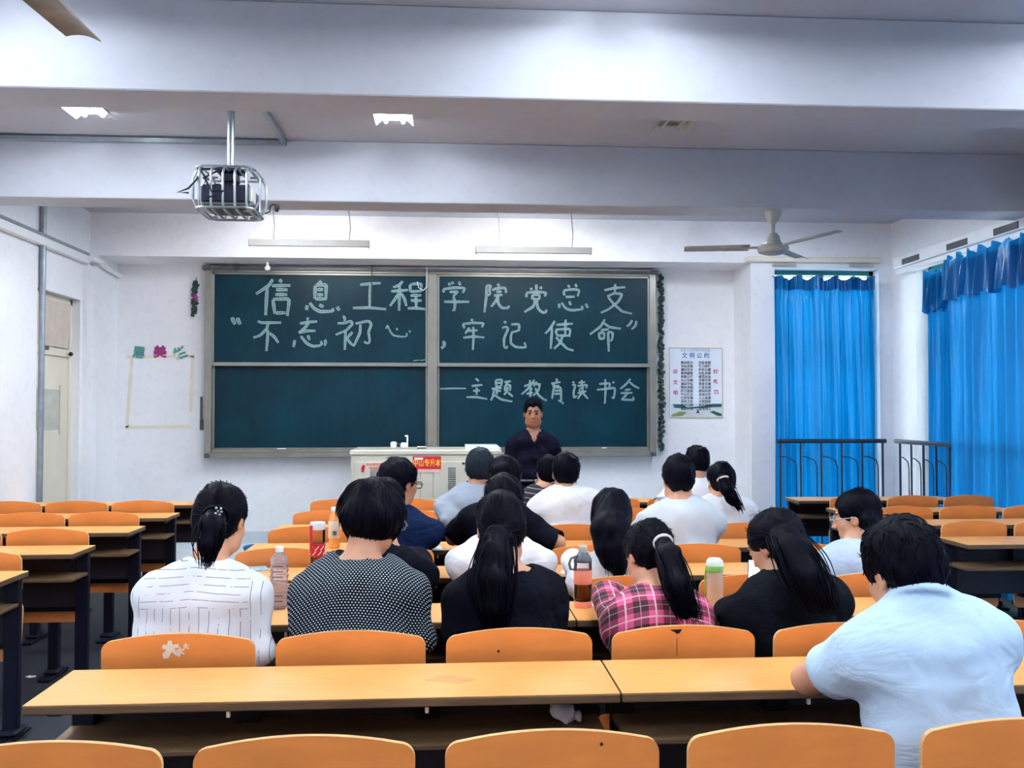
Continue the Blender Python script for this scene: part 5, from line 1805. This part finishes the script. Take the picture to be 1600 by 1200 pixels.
    if neck == 'v':
        hook = N + fwd * 0.075 * s - up * 0.05
        for q_ in range(6):
            g.cap(N + fwd * (0.03 + 0.03 * q_) + up * 0.03, N + fwd * (0.03 + 0.03 * q_) - up * 0.085 * s, 0.048 * s, 0.004, 0.004, 'sub')
        for q in (-1, 1):
            g.cap(N + side * q * 0.062 * s + up * 0.02, N + fwd * 0.088 * s + side * q * 0.03 - up * 0.02, 0.010, None, 0.012)
            g.cap(N + side * q * 0.062 * s + up * 0.02, N - fwd * 0.06 * s + side * q * 0.02 + up * 0.028, 0.010, None, 0.012)
    sh_o = g.build('shirt', M[top], root, origin, 1)
    # ---- trousers, shoes
    hh = max(h, 0.011)
    g = SDF((hx - 0.27, hy - 0.24, 0.03), (hx + 0.27, hy + 0.60, hz + 0.14), hh)
    g.ell(hipc + up * 0.0, (0.166 * chest * s, 0.122 * s, 0.085), None, 0.04)
    for q in (-1, 1):
        a, kn, an = LEG[q]
        g.cap(a, kn, 0.078 * s, 0.060, 0.04); g.cap(kn, an + np.array((0, 0, 0.03)), 0.058, 0.050, 0.02)
    if not stand:
        g.plane((0, 0, 0.466), (0, 0, -1), 'and', (hx - 0.27, hy - 0.24, 0.42), (hx + 0.27, hy + 0.25, hz + 0.14))
    g.build('trousers', M['trousers'], root, origin, 1)
    m = MB()
    for q in (-1, 1):
        an = LEG[q][2]
        fd = -1 if stand else 1
        m.sphere((an[0] - hx, an[1] - hy + fd * 0.05, 0.04), (0.045, 0.125, 0.042), 14, 8)
    m.build('shoes', M['shoe'], root, True)
    # ---- hair
    hl = [H - 0.2, H + 0.2]
    tpts = []
    if tail: tpts = [np.array(at(*p[:2], p[2])) for p in tail['pts']]
    if long_pts: tpts = [np.array(at(*p[:2], p[2])) for p in long_pts]
    Q = np.array(hl + [t - 0.07 for t in tpts] + [t + 0.07 for t in tpts])
    g = SDF(Q.min(0), Q.max(0), min(h, 0.0075))
    def he2(c, r, k=0.02, op='add'): g.ell(hp(*c), np.array(r) * s, Rh, k, op)
    if hair in ('short', 'buzz'):
        t = 0.010 if hair == 'short' else 0.003
        he2((0, -0.018, 0.036), (0.077 + t, 0.095 + t, 0.083 + t * 1.3))
        he2((0, -0.045, -0.015), (0.066 + t * 0.5, 0.055 + t * 0.6, 0.062), 0.03)
        if hair == 'buzz':
            he2((0, 0.0, 0.082), (0.066, 0.074, 0.044), 0.02)
            for q in (-1, 1):
                he2((q * 0.028, 0.112, -0.020), (0.046, 0.074, 0.114), 0.008, 'sub')
                he2((q * 0.085, 0.06, -0.03), (0.030, 0.052, 0.070), 0.01, 'sub')
        else:
            he2((0, 0.108, -0.030), (0.080, 0.080, 0.106), 0.012, 'sub')
        for q in (-1, 1):
            he2((q * 0.085, 0.014, -0.045), (0.022, 0.038, 0.050), 0.010, 'sub')
    elif hair == 'bob':
        he2((0, -0.020, 0.026), (0.098, 0.110, 0.098))
        he2((0, -0.028, -0.025), (0.097, 0.092, 0.075), 0.04)
        he2((0, 0.125, -0.045), (0.080, 0.095, 0.115), 0.012, 'sub')
        he2((0, -0.02, -0.145), (0.10, 0.10, 0.062), 0.02, 'sub')
    else:
        he2((0, -0.018, 0.034), (0.084, 0.103, 0.091))
        he2((0, -0.042, -0.018), (0.076, 0.064, 0.072), 0.03)
        he2((0, 0.112, -0.040), (0.080, 0.082, 0.108), 0.012, 'sub')
        for q in (-1, 1):
            he2((q * 0.088, 0.012, -0.045), (0.022, 0.030, 0.045), 0.012, 'sub') if hair == 'pony' else None
    if hair == 'long':
        wd = [0.080, 0.079, 0.070, 0.055, 0.030]
        dp = [0.085, 0.070, 0.050, 0.036, 0.026]
        p0 = hp(0, -0.02, 0.025)
        ch = [p0] + tpts
        for i in range(len(ch) - 1):
            g.ecap(ch[i], ch[i + 1], (wd[i], dp[i]), (wd[i + 1], dp[i + 1]), side, 0.03)
    if tail:
        rr = tail['r']
        for i in range(len(tpts) - 1):
            if tail.get('flat'):
                g.ecap(tpts[i], tpts[i + 1], (rr[i] * tail['flat'] * 0.86, rr[i] * 0.86), (rr[i + 1] * tail['flat'] * 0.86, rr[i + 1] * 0.86), side, 0.02)
            else:
                g.cap(tpts[i], tpts[i + 1], rr[i] * 0.9, rr[i + 1] * 0.9, 0.018)
    g.ripple(0.0022, 110, int(abs(hx * 333)) % 99, (1.2, 1.0, 0.25))
    if hair == 'bob': g.ripple(0.004, 60, 5, (1, 1, 0.4))
    ho = g.build('hair', M[hairmat], root, origin, 1)
    # loose strands along a tail
    if tail or long_pts:
        m = MB(); rnd = random.Random(int(hx * 1000))
        ch = tpts
        rr = tail['r'] if tail else [0.05] * len(ch)
        fl = (tail or {}).get('flat', 1.0)
        ns = (tail or {}).get('strands', 26) * (3 if h < 0.007 else 1)
        for q in range(ns):
            off = Vector((rnd.uniform(-1, 1) * fl, rnd.uniform(-1, 0.4), 0)) * rnd.uniform(0.6, 1.12)
            wv_ = rnd.uniform(0, 6.28)
            line = []
            for i, c_ in enumerate(ch):
                line.append(Vector(c_) - Vector(origin) + off * (rr[i] * 1.02 + 0.004 * i) + Vector((math.sin(wv_ + i * 1.7), -0.6, math.cos(wv_ * 1.3 + i))) * 0.006)
            line.append(line[-1] + (line[-1] - line[-2]).normalized() * rnd.uniform(0.0, 0.03))
            sm = []
            for i in range(len(line) - 1):
                for k in range(3):
                    sm.append(line[i].lerp(line[i + 1], k / 3))
            sm.append(line[-1])
            for _ in range(2):
                sm = [sm[0]] + [(sm[i - 1] + sm[i] * 2 + sm[i + 1]) / 4 for i in range(1, len(sm) - 1)] + [sm[-1]]
            n_ = len(sm)
            m.tube(sm, 0.002, 4, True, [0.0030 * (1 - 0.8 * i / n_) for i in range(n_)])
    else:
        m = MB(); rnd = random.Random(int(hx * 1000))
    # fine strands lying over the cap of hair
    me = ho.data
    nv = len(me.vertices)
    crown = Vector(hp(0, -0.045, 0.11)) - Vector(origin)
    Hl = Vector(H) - Vector(origin)
    tie = (Vector(tpts[0]) - Vector(origin)) if tail else None
    for q in range(420 if h < 0.007 else 160):
        v = me.vertices[rnd.randrange(nv)]
        nrm = v.normal; p_ = v.co.copy()
        if (p_ - Hl).length > 0.16: continue
        if hair == 'pony' and tie is not None: fl_ = tie - p_
        elif hair in ('bob', 'long'): fl_ = (p_ - crown) * 0.6 + Vector((0, 0, -0.08))
        else: fl_ = (p_ - crown) + Vector((rnd.uniform(-1, 1), rnd.uniform(-1, 1), rnd.uniform(-1, 1))) * 0.05
        fl_ = fl_ - nrm * fl_.dot(nrm)
        if fl_.length < 0.012: continue
        fl_.normalize()
        Ls = rnd.uniform(0.018, 0.034) if hair in ('short', 'buzz') else rnd.uniform(0.03, 0.055)
        lift = rnd.uniform(0.0, 0.006) if hair in ('short', 'buzz') else rnd.uniform(-0.001, 0.003)
        line = []
        for k in range(5):
            u = k / 4
            line.append(p_ + fl_ * (Ls * u) + nrm * (0.0005 + lift * u - (Ls * u) ** 2 / 0.19))
        m.tube(line, 0.0015, 4, True, [0.0016, 0.0017, 0.0015, 0.0011, 0.0005])
    if m.v:
        o = m.build('hair_strands', M[hairmat], ho, True)
        o['kind'] = 'stuff'
    if tail and tail.get('tie'):
        i, mt, r = tail['tie']
        p = tpts[i] - np.array(origin)
        d = Vector(tpts[min(i + 1, len(tpts) - 1)] - tpts[max(i - 1, 0)]).normalized()
        a = d.orthogonal().normalized(); b = d.cross(a)
        MB().tube([Vector(p) + (a * math.cos(2 * PI * k / 14) + b * math.sin(2 * PI * k / 14)) * r for k in range(14)], 0.006, 8, closed=True).build('hair_tie', mt, ho, True)
    if glasses:
        m = MB()
        for q in (-1, 1):
            ring = [Vector(hp(q * 0.033 + 0.023 * sq_(math.cos(2 * PI * k / 16)), 0.101, 0.004 + 0.016 * sq_(math.sin(2 * PI * k / 16)))) - Vector(origin) for k in range(16)]
            m.tube(ring, 0.0024, 6, closed=True)
            m.tube([Vector(hp(q * 0.058, 0.106, 0.008)) - Vector(origin), Vector(hp(q * 0.083, 0.06, 0.008)) - Vector(origin), Vector(hp(q * 0.083, -0.005, 0.006)) - Vector(origin)], 0.0026, 6)
        m.tube([Vector(hp(-0.010, 0.109, 0.006)) - Vector(origin), Vector(hp(0.010, 0.109, 0.006)) - Vector(origin)], 0.0024, 6)
        gl = m.build('glasses', M['navyblack'] if glasses == 'dark' else M['galv'], root, True)
    root['h'] = 0
    del root['h']
    return root, dict(N=N, H=H, hp=hp, A=A, origin=origin, up=up, side=side, fwd=fwd)

def hipY(r): return YDESK[r] + CB + 0.185
def deskY(r): return YDESK[r + 1] - DD
# ------------------------------------------------------------------ who sits where
# r = row of the chair; the desk in front is row r
def sit(r, seat, label, N, H, dx=0.0, nf=0.09, hf=0.16, **kw):
    hx = SEATX[seat] + dx
    hy = hipY(r)
    return person(label, (hx, hy), N, hy + nf, H, hy + hf, desk_y=deskY(r), **kw)
# nearest: man in a light blue shirt leaning on the big desk
ex = at_z(1262, 1062, 0.815)
p0, i0 = sit(0, 4, 'person in a light blue short-sleeved shirt leaning one elbow on the big near desk', (1437, 946), (1411, 893), dx=-0.04, nf=0.04, hf=0.10, look=(14, 26, -4), sw=0.175, s=1.02,
    chest=1.08, arms={-1: ((ex.x, ex.y, 0.818), (ex.x + 0.20, ex.y + 0.12, 0.825)), 1: (None, (1.36, 2.60, 0.832))}, top='sky_shirt', sleeve=0.22, neck='collar', collar=True, hair='short', h=0.0068)
white_tie = plain('white_elastic', S(232, 226, 218), 0.6)
p, i1 = sit(1, 0, 'person in a white pinstripe blouse with a low ponytail and a sparkling clip', (322, 884), (346, 812), nf=0.06, hf=0.14, look=(-16, 22, 0), sw=0.158, s=0.97, chest=1.06, top='pin', sleeve=0.56,
    arms={-1: (tuple(at(236, 1010, 3.04)), (-0.86, 3.13, 0.66)), 1: (tuple(at(404, 1014, 3.04)), (-0.73, 3.13, 0.66))},
    neck='crew', hair='pony', h=0.0068, tail=dict(pts=[(338, 806, 2.98), (334, 822, 2.94), (329, 850, 2.92), (326, 874, 2.925)], r=[0.036, 0.040, 0.037, 0.014], tie=(0, M['hair'], 0.038)))
m = MB(); cp = at(341, 799, 2.925)
for a, b in ((0, 0), (0.008, 0.008), (-0.006, 0.010), (0.004, -0.010), (-0.008, -0.006), (0.010, -0.002)):
    m.sphere((cp.x + a - p.location.x, cp.y - p.location.y, cp.z + b), 0.0045, 8, 6)
m.build('hair_clip', M['chrome'], p, True)
sit(1, 1, 'person in a black polka-dot top with bobbed hair and glasses, head bowed', (560, 878), (586, 806), nf=0.07, hf=0.14, look=(-38, 26, 0), sw=0.170, s=1.0, chest=1.12, top='polka', sleeve=0.68,
    arms={-1: (tuple(at(482, 990, 3.06)), (-0.37, 3.13, 0.66)), 1: (tuple(at(657, 990, 3.06)), (-0.21, 3.13, 0.66))}, neck='boat',
    hair='bob', glasses='silver', h=0.0068)
sit(1, 2, 'person all in black with a loose long ponytail, in the second row of people', (786, 893), (783, 826), nf=0.07, hf=0.15, look=(0, 24, 0), sw=0.150, s=1.0, chest=1.02, top='black_cloth', sleeve=0.55, neck='boat',
    arms={-1: (tuple(at(717, 990, 3.06)), (0.14, 3.13, 0.66)), 1: (tuple(at(864, 990, 3.06)), (0.30, 3.13, 0.66))},
    hair='pony', h=0.0068, tail=dict(pts=[(779, 836, 3.03), (773, 868, 2.985), (769, 905, 2.945), (772, 945, 2.935), (774, 972, 2.94)], r=[0.040, 0.050, 0.054, 0.042, 0.016], flat=1.3, strands=40))
sit(1, 3, 'person in a pink plaid shirt with a side-swept ponytail and white hair tie', (1022, 925), (1014, 868), nf=0.10, hf=0.20, look=(22, 34, 4), sw=0.138, s=0.97, top='plaid', sleeve=0.9, neck='crew', arms={1: (tuple(at(1070, 990, 3.06)), (0.79, 3.13, 0.66))}, hair='pony', h=0.0068,
    tail=dict(pts=[(1036, 848, 3.10), (1046, 872, 3.02), (1056, 915, 2.96), (1072, 956, 2.95)], r=[0.030, 0.045, 0.046, 0.030], tie=(0, white_tie, 0.030), strands=40))
p5, i5 = sit(1, 4, 'person in a dark tee with a tousled ponytail looking at a phone', (1222, 905), (1212, 852), dx=-0.05, nf=0.05, hf=0.12, look=(35, 30, 0), sw=0.165, s=1.0, chest=1.06, top='darktee', sleeve=0.27, neck='crew',
    hair='pony', h=0.0068, arms={-1: (tuple(at(1147, 952, 3.15)), tuple(at(1180, 932, 3.37))), 1: (None, (1.28, 3.42, 0.818))},
    tail=dict(pts=[(1226, 838, 2.98), (1240, 862, 2.93), (1256, 900, 2.88), (1276, 944, 2.87)], r=[0.045, 0.056, 0.055, 0.032], flat=1.3, strands=80))
hand_p = i5['A'][-1][1]
ph = empty('smartphone', (hand_p[0] + 0.035, hand_p[1] + 0.07, hand_p[2] + 0.068), 'smartphone with a lit screen held by the person in the dark tee', 'phone')
ph.rotation_euler = (math.radians(36), 0, math.radians(-20))
MB().box(-0.038, 0.038, -0.075, 0.075, -0.004, 0.004, 0.003).build('phone_body', M['black'], ph)
MB().box(-0.034, 0.034, -0.068, 0.068, 0.004, 0.0046).build('phone_screen', emit('phone_screen_glow', (0.75, 0.85, 1.0), 0.6), ph)
# third row of people
sit(2, 1, 'person in black behind the polka-dot top, only head and arms showing', (602, 862), (602, 792), nf=0.07, hf=0.15, look=(0, 22, 0), sw=0.18, s=0.98, chest=1.05, top='black_cloth', sleeve=0.9, hair='pony')
sit(2, 2, 'person in a white top behind the person all in black', (783, 845), (787, 786), nf=0.07, hf=0.15, look=(0, 20, 0), sw=0.175, s=1.0, chest=1.05, top='white_cloth', sleeve=0.6, hair='pony')
sit(2, 3, 'person with long straight black hair and a white blouse behind the coral bottle', (956, 868), (956, 808), nf=0.07, hf=0.15, look=(-14, 20, 0), sw=0.15, s=0.98, chest=0.9, top='white_cloth', sleeve=0.6, hair='long',
    long_pts=[(954, 830, 3.84), (957, 856, 3.81), (961, 876, 3.80), (966, 893, 3.80)])
sit(2, 5, 'person in a pale blue tee with white glasses seen in profile', (1340, 852), (1338, 808), dx=0.04, nf=0.06, hf=0.12, look=(58, 12, 0), sw=0.16, s=0.98, top='paleblue_tee', sleeve=0.4, hair='pony', glasses='silver',
    tail=dict(pts=[(1358, 812, 3.90), (1370, 838, 3.88), (1376, 866, 3.87)], r=[0.040, 0.042, 0.02], strands=14))
# fourth row
sit(3, 1, 'person in a navy shirt with dark glasses, face turned to the window side', (620, 800), (624, 755), dx=0.02, nf=0.07, hf=0.12, look=(-48, 10, 0), sw=0.185, s=1.03, chest=1.06, top='navy_cloth', sleeve=0.9, neck='crew', hair='short', glasses='dark', skinm='skin_tan')
sit(3, 2, 'person in a black tee leaning one bare forearm on the desk', (790, 788), (790, 750), nf=0.07, hf=0.12, look=(-10, 14, 0), sw=0.175, s=0.98, top='black_cloth', sleeve=0.42, hair='short',
    arms={1: (tuple(at(872, 848, 4.74)), tuple(at(842, 836, 4.98)))})
sit(3, 4, 'person in a pale spotted tee, sitting upright with both ears showing', (1064, 783), (1060, 748), dx=-0.02, nf=0.05, hf=0.09, look=(0, 8, 0), sw=0.185, s=1.0, chest=1.05, top='spot', sleeve=0.42, hair='short')
# fifth row
sit(4, 2, 'older person in a grey knit shirt with greying hair, wearing a black watch', (741, 762), (750, 734), dx=-0.03, nf=0.06, hf=0.10, look=(-4, 12, 0), sw=0.18, s=1.02, top='grey_polo', sleeve=0.8, hair='short', hairmat='hair_grey', skinm='skin_tan',
    arms={-1: (tuple(at(704, 812, 5.50)), tuple(at(718, 815, 5.72)))})
sit(4, 3, 'person in a bright white shirt with short hair before the lecturer', (880, 765), (884, 740), dx=0.03, nf=0.06, hf=0.10, look=(-5, 10, 0), sw=0.185, s=1.0, chest=1.05, top='white_cloth', sleeve=0.42, hair='short')
sit(4, 5, 'person in a white top with a ponytail and pale scrunchie near the front', (1122, 778), (1126, 752), dx=-0.02, nf=0.06, hf=0.10, look=(6, 14, 0), sw=0.165, s=0.98, top='white_cloth', sleeve=0.6, hair='pony',
    tail=dict(pts=[(1129, 748, 5.46), (1135, 764, 5.43), (1144, 779, 5.42), (1154, 795, 5.42)], r=[0.03, 0.042, 0.036, 0.014], tie=(0, white_tie, 0.032), strands=24))
# sixth row
sit(5, 3, 'person in a black top with thin pale stripes, half hidden behind the white shirt', (846, 762), (856, 738), dx=-0.02, nf=0.06, hf=0.10, look=(5, 14, 0), sw=0.17, s=0.98, top='thin', sleeve=0.7, hair='pony')
sit(5, 5, 'person in a white shirt with a grey-blue band, farthest row of listeners', (1090, 752), (1089, 724), dx=0.0, nf=0.06, hf=0.10, look=(0, 14, 0), sw=0.19, s=0.98, top='band', sleeve=0.45, hair='short',
    arms={-1: (tuple(at(1030, 788, 6.45)), tuple(at(1040, 786, 6.7)))})
# the lecturer
LY = 8.28
lx = at(833, 700, LY).x
pl, il = person('person in a dark navy polo shirt standing before the chalkboard facing the listeners', (lx, LY), (833, 678), LY, (833, 646), LY - 0.02, look=(176, 4, 0), sw=0.178, s=1.04, chest=1.04, stand=True, top='lecturer_polo',
    sleeve=0.40, neck='v', hair='buzz', skinm='skin_shaded', h=0.0065, arms={-1: (None, (lx - 0.30, LY - 0.16, 0.80)), 1: (None, (lx + 0.30, LY - 0.16, 0.80))})
bz = at(837, 752, LY - 0.15).z
MB().tube([(0.185 * math.cos(a), 0.138 * math.sin(a), bz) for a in [2 * PI * k / 24 for k in range(24)]], 0.016, 6, closed=True).build('belt', M['black'], pl, True)
MB().box(0.0, 0.05, -0.168, -0.150, bz - 0.018, bz + 0.018, 0.004).build('belt_buckle', M['chrome'], pl)
MB().tube([(0.09, -0.145, bz + 0.06), (0.094, -0.150, bz + 0.10), (0.088, -0.15, bz + 0.13)], 0.008, 6).build('shirt_clip', M['paper'], pl, True)

# ================================================================== bottles and papers on the desks
def bottle_at(px, py, fix_r):
    v = at_z(px, py, DESK_Z)
    v.y = max(YDESK[fix_r + 1] - DD + 0.05, min(YDESK[fix_r + 1] - 0.05, v.y))
    v.x = at(px, py, v.y).x
    return (v.x, v.y, DESK_Z)
clear = glass_mat('clear_plastic', (0.86, 0.88, 0.97, 1), 0.92, 0.05, 0.22)
loc = bottle_at(436, 948, 1)
b = empty('water_bottle', loc, 'clear square water bottle with a white cap on the desk beside the pinstripe blouse', 'bottle')
m = MB()
prof = [(0.029, 0.0), (0.033, 0.006), (0.033, 0.085), (0.030, 0.095), (0.033, 0.105), (0.033, 0.180), (0.030, 0.192), (0.016, 0.206), (0.0135, 0.214)]
n = 24
vs, fs = [], []
for r, z in prof:
    for k in range(n):
        a = 2 * PI * k / n + PI / 4
        q = (abs(math.cos(a - PI / 4)) ** 5 + abs(math.sin(a - PI / 4)) ** 5) ** (-1 / 5) if r > 0.02 else 1
        vs.append((r * q * math.cos(a - PI / 4) * 0.94, r * q * math.sin(a - PI / 4) * 0.94, z))
for i in range(len(prof) - 1):
    for k in range(n):
        fs.append((i * n + k, i * n + (k + 1) % n, (i + 1) * n + (k + 1) % n, (i + 1) * n + k))
fs.append(tuple(range(n - 1, -1, -1)))
m.add(vs, fs)
m.build('bottle_body', clear, b, True)
m = MB()
for z in (0.03, 0.05, 0.12, 0.14, 0.16):
    for k in range(4):
        c_, s_ = math.cos(k * PI / 2), math.sin(k * PI / 2)
        m.box(-0.02, 0.02, -0.0335, -0.0315, z, z + 0.004, 0.001, Matrix.Rotation(k * PI / 2, 4, 'Z'))
m.build('moulded_rib', glass_mat('pale_violet_plastic', (0.66, 0.66, 0.86, 1), 0.9, 0.1), b)
MB().box(-0.026, 0.026, -0.026, 0.026, 0.001, 0.006, 0.002).build('bottle_base', glass_mat('blue_base', (0.25, 0.35, 0.85, 1), 0.9), b)
MB().lathe([(0.0, 0.212), (0.0155, 0.212), (0.0155, 0.230), (0.013, 0.233), (0.0, 0.233)], 24).build('cap', M['white'], b, True)

loc = bottle_at(496, 893, 2)
b = empty('tumbler', loc, 'tumbler with white lid and red sleeve and red strap on the desk', 'tumbler')
MB().lathe([(0.029, 0), (0.031, 0.01), (0.034, 0.19), (0.034, 0.20)], 26).build('cup_wall', glass_mat('clear_cup', (0.93, 0.86, 0.80, 1), 0.95), b, True)
MB().lathe([(0.0, 0.003), (0.028, 0.003), (0.0305, 0.075), (0.0, 0.075)], 24).build('tea', glass_mat('tea_liquid', (0.80, 0.52, 0.26, 1), 0.9), b, True)
MB().lathe([(0.0335, 0.072), (0.0355, 0.073), (0.0365, 0.128), (0.0345, 0.130)], 26).build('red_sleeve', M['red'], b, True)
m = MB()
for k in range(9):
    a = 2 * PI * k / 9
    for j in (0, 1):
        a0 = a + j * 0.3
        m.tube([(0.0368 * math.cos(a0 + u * 0.5), 0.0368 * math.sin(a0 + u * 0.5), 0.080 + 0.022 * j + u * 0.018) for u in (0, 0.33, 0.66, 1)], 0.0016, 5)
m.build('sleeve_stripes', M['white'], b, True)
MB().lathe([(0.0, 0.195), (0.035, 0.195), (0.036, 0.222), (0.033, 0.228), (0.0, 0.228)], 26).build('lid', M['white'], b, True)
MB().box(-0.032, -0.018, -0.040, -0.034, 0.09, 0.218, 0.003).build('strap', M['red'], b)

loc = bottle_at(522, 856, 3)
b = empty('juice_bottle', loc, 'orange juice bottle with pale label and white cap behind the red tumbler', 'bottle')
MB().lathe([(0.026, 0), (0.031, 0.008), (0.031, 0.03), (0.028, 0.04), (0.031, 0.05), (0.031, 0.15), (0.024, 0.175), (0.014, 0.192), (0.013, 0.20)], 24).build('bottle_body', plain('orange_juice', S(240, 158, 84), 0.15, var=0.06, spec=0.6), b, True)
lb = MB().lathe([(0.0312, 0.055), (0.0318, 0.056), (0.0318, 0.145), (0.0312, 0.146)], 24).build('bottle_label', plain('pale_label', S(222, 206, 184), 0.5, var=0.08, scale=40), b, True)
m = MB()
for k in range(6):
    m.box(-0.004 + 0.0035 * k, -0.0025 + 0.0035 * k, -0.0335, -0.030, 0.072, 0.094)
m.build('barcode', M['black'], lb)
MB().lathe([(0.0, 0.197), (0.0165, 0.197), (0.0165, 0.218), (0.014, 0.221), (0.0, 0.221)], 22).build('cap', M['white'], b, True)

loc = bottle_at(911, 948, 1)
b = empty('sport_bottle', loc, 'coral and clear sport bottle with a grey carry loop beside the plaid shirt', 'bottle')
coral = plain('coral_plastic', S(244, 150, 128), 0.35, var=0.04)
MB().lathe([(0.0, 0), (0.033, 0), (0.0345, 0.006), (0.0345, 0.022), (0.034, 0.024)], 28).build('coral_foot', coral, b, True)
MB().lathe([(0.0335, 0.02), (0.0338, 0.09)], 28).build('clear_wall', glass_mat('smoky_plastic', (0.74, 0.62, 0.54, 1), 0.92, 0.1), b, True)
MB().lathe([(0.0, 0.024), (0.031, 0.024), (0.031, 0.085), (0.0, 0.085)], 20).build('drink', glass_mat('brown_drink', (0.72, 0.52, 0.42, 1), 0.9), b, True)
MB().lathe([(0.0338, 0.088), (0.0352, 0.09), (0.0352, 0.138), (0.034, 0.14)], 28).build('coral_sleeve', coral, b, True)
MB().lathe([(0.0335, 0.138), (0.0335, 0.165), (0.0325, 0.175)], 28).build('clear_neck', glass_mat('pink_clear', (0.93, 0.80, 0.78, 1), 0.95), b, True)
gp = plain('grey_plastic', S(74, 80, 92), 0.4)
MB().lathe([(0.0335, 0.170), (0.0345, 0.172), (0.0345, 0.178), (0.031, 0.186), (0.022, 0.200), (0.018, 0.206), (0.0, 0.206)], 26).build('lid', gp, b, True)
MB().lathe([(0.017, 0.206), (0.018, 0.212), (0.018, 0.226), (0.014, 0.231), (0.0, 0.231)], 18).build('spout_cap', M['fan'], b, True)
MB().tube([(-0.020, -0.012, 0.196), (-0.048, -0.016, 0.186), (-0.055, -0.018, 0.166), (-0.050, -0.018, 0.146), (-0.036, -0.016, 0.143), (-0.031, -0.015, 0.160), (-0.033, -0.014, 0.182)], 0.005, 8).build('carry_loop', gp, b, True)

loc = bottle_at(1117, 950, 1)
b = empty('green_cap_cup', loc, 'frosted cup with a green and white flip cap beside the dark tee', 'cup')
MB().lathe([(0.0, 0), (0.028, 0), (0.031, 0.006), (0.032, 0.135), (0.031, 0.14)], 26).build('cup_body', plain('frosted_peach_plastic', S(206, 176, 158), 0.35, var=0.05), b, True)
MB().lathe([(0.031, 0.138), (0.034, 0.14), (0.034, 0.158), (0.032, 0.162)], 26).build('green_ring', plain('green_plastic', S(132, 196, 88), 0.35, var=0.05), b, True)
MB().lathe([(0.033, 0.160), (0.031, 0.178), (0.022, 0.188), (0.0, 0.190)], 24).build('flip_cap', plain('pale_cap', S(226, 236, 222), 0.35), b, True)
MB().tube([(-0.033, 0, 0.15), (-0.038, 0, 0.12), (-0.037, 0, 0.07), (-0.034, 0, 0.05)], 0.003, 6).build('cord_loop', plain('green_cord', S(150, 180, 70), 0.5), b, True)

def sheet(px, py, r, w, d, rz, lab, name='paper_sheet', mat=None, th=0.002):
    v = at_z(px, py, DESK_Z)
    y = max(YDESK[r + 1] - DD + d * 0.4, min(YDESK[r + 1] - d * 0.4, v.y))
    o = MB().box(-w / 2, w / 2, -d / 2, d / 2, 0, th).build(name, mat or M['paper'])
    o.location = (at(px, py, y).x, y, DESK_Z + 0.0003); o.rotation_euler = (0, 0, rz)
    return tag(o, lab, 'book' if name == 'open_book' else 'paper', 'papers on the desks')
sheet(946, 946, 1, 0.11, 0.17, 0.1, 'open white book page just beside the coral bottle')
sheet(895, 893, 2, 0.10, 0.14, -0.3, 'white sheet on the desk before the long-haired person')
sheet(1276, 884, 2, 0.10, 0.15, 0.25, 'white sheet on the desk before the person in the pale blue tee')
sheet(672, 866, 3, 0.13, 0.16, 0.1, 'white sheet at the elbow of the person in the navy shirt')
sheet(706, 824, 4, 0.10, 0.13, 0.2, 'white sheet under the arm of the older person in grey')
sheet(390, 884, 2, 0.16, 0.12, 0.3, 'pale blue magazine at the door-side end of a middle desk', 'magazine', plain('pale_blue_print', S(140, 170, 190), 0.4, var=0.3, scale=40), 0.005)
# crumpled plastic bag on the shelf of the big desk
v = at_z(888, 1135, 0.622)
g = SDF((v.x - 0.08, YDESK[1] - 0.24, 0.61), (v.x + 0.08, YDESK[1] - 0.03, 0.73), 0.005)
g.ell((v.x, YDESK[1] - 0.13, 0.651), (0.038, 0.05, 0.022), rot(0, 0, 20)); g.cap((v.x - 0.03, YDESK[1] - 0.11, 0.656), (v.x - 0.04, YDESK[1] - 0.08, 0.686), 0.016, 0.01)
g.ripple(0.008, 90, 4)
g.plane((0, 0, 0.623), (0, 0, -1))
r_ = empty('plastic_bag', (v.x, YDESK[1] - 0.13, 0.623), 'crumpled white plastic bag lying on the shelf of the big near desk', 'bag')
g.build('bag_film', plain('thin_white_plastic', S(214, 216, 222), 0.3), r_, (v.x, YDESK[1] - 0.13, 0.623), 0)
# scrap of paper on the aisle floor
v = at_z(48, 1058, 0.0)
o = MB().prism([(-0.03, 0.0), (0.0, -0.02), (0.03, -0.005), (0.02, 0.02), (0.0, 0.012), (-0.015, 0.025)], 'z', 0, 0.004).build('paper_scrap', M['paper'], None, False, (v.x, v.y, 0.0005))
tag(o, 'small white scrap of paper on the aisle floor', 'litter')
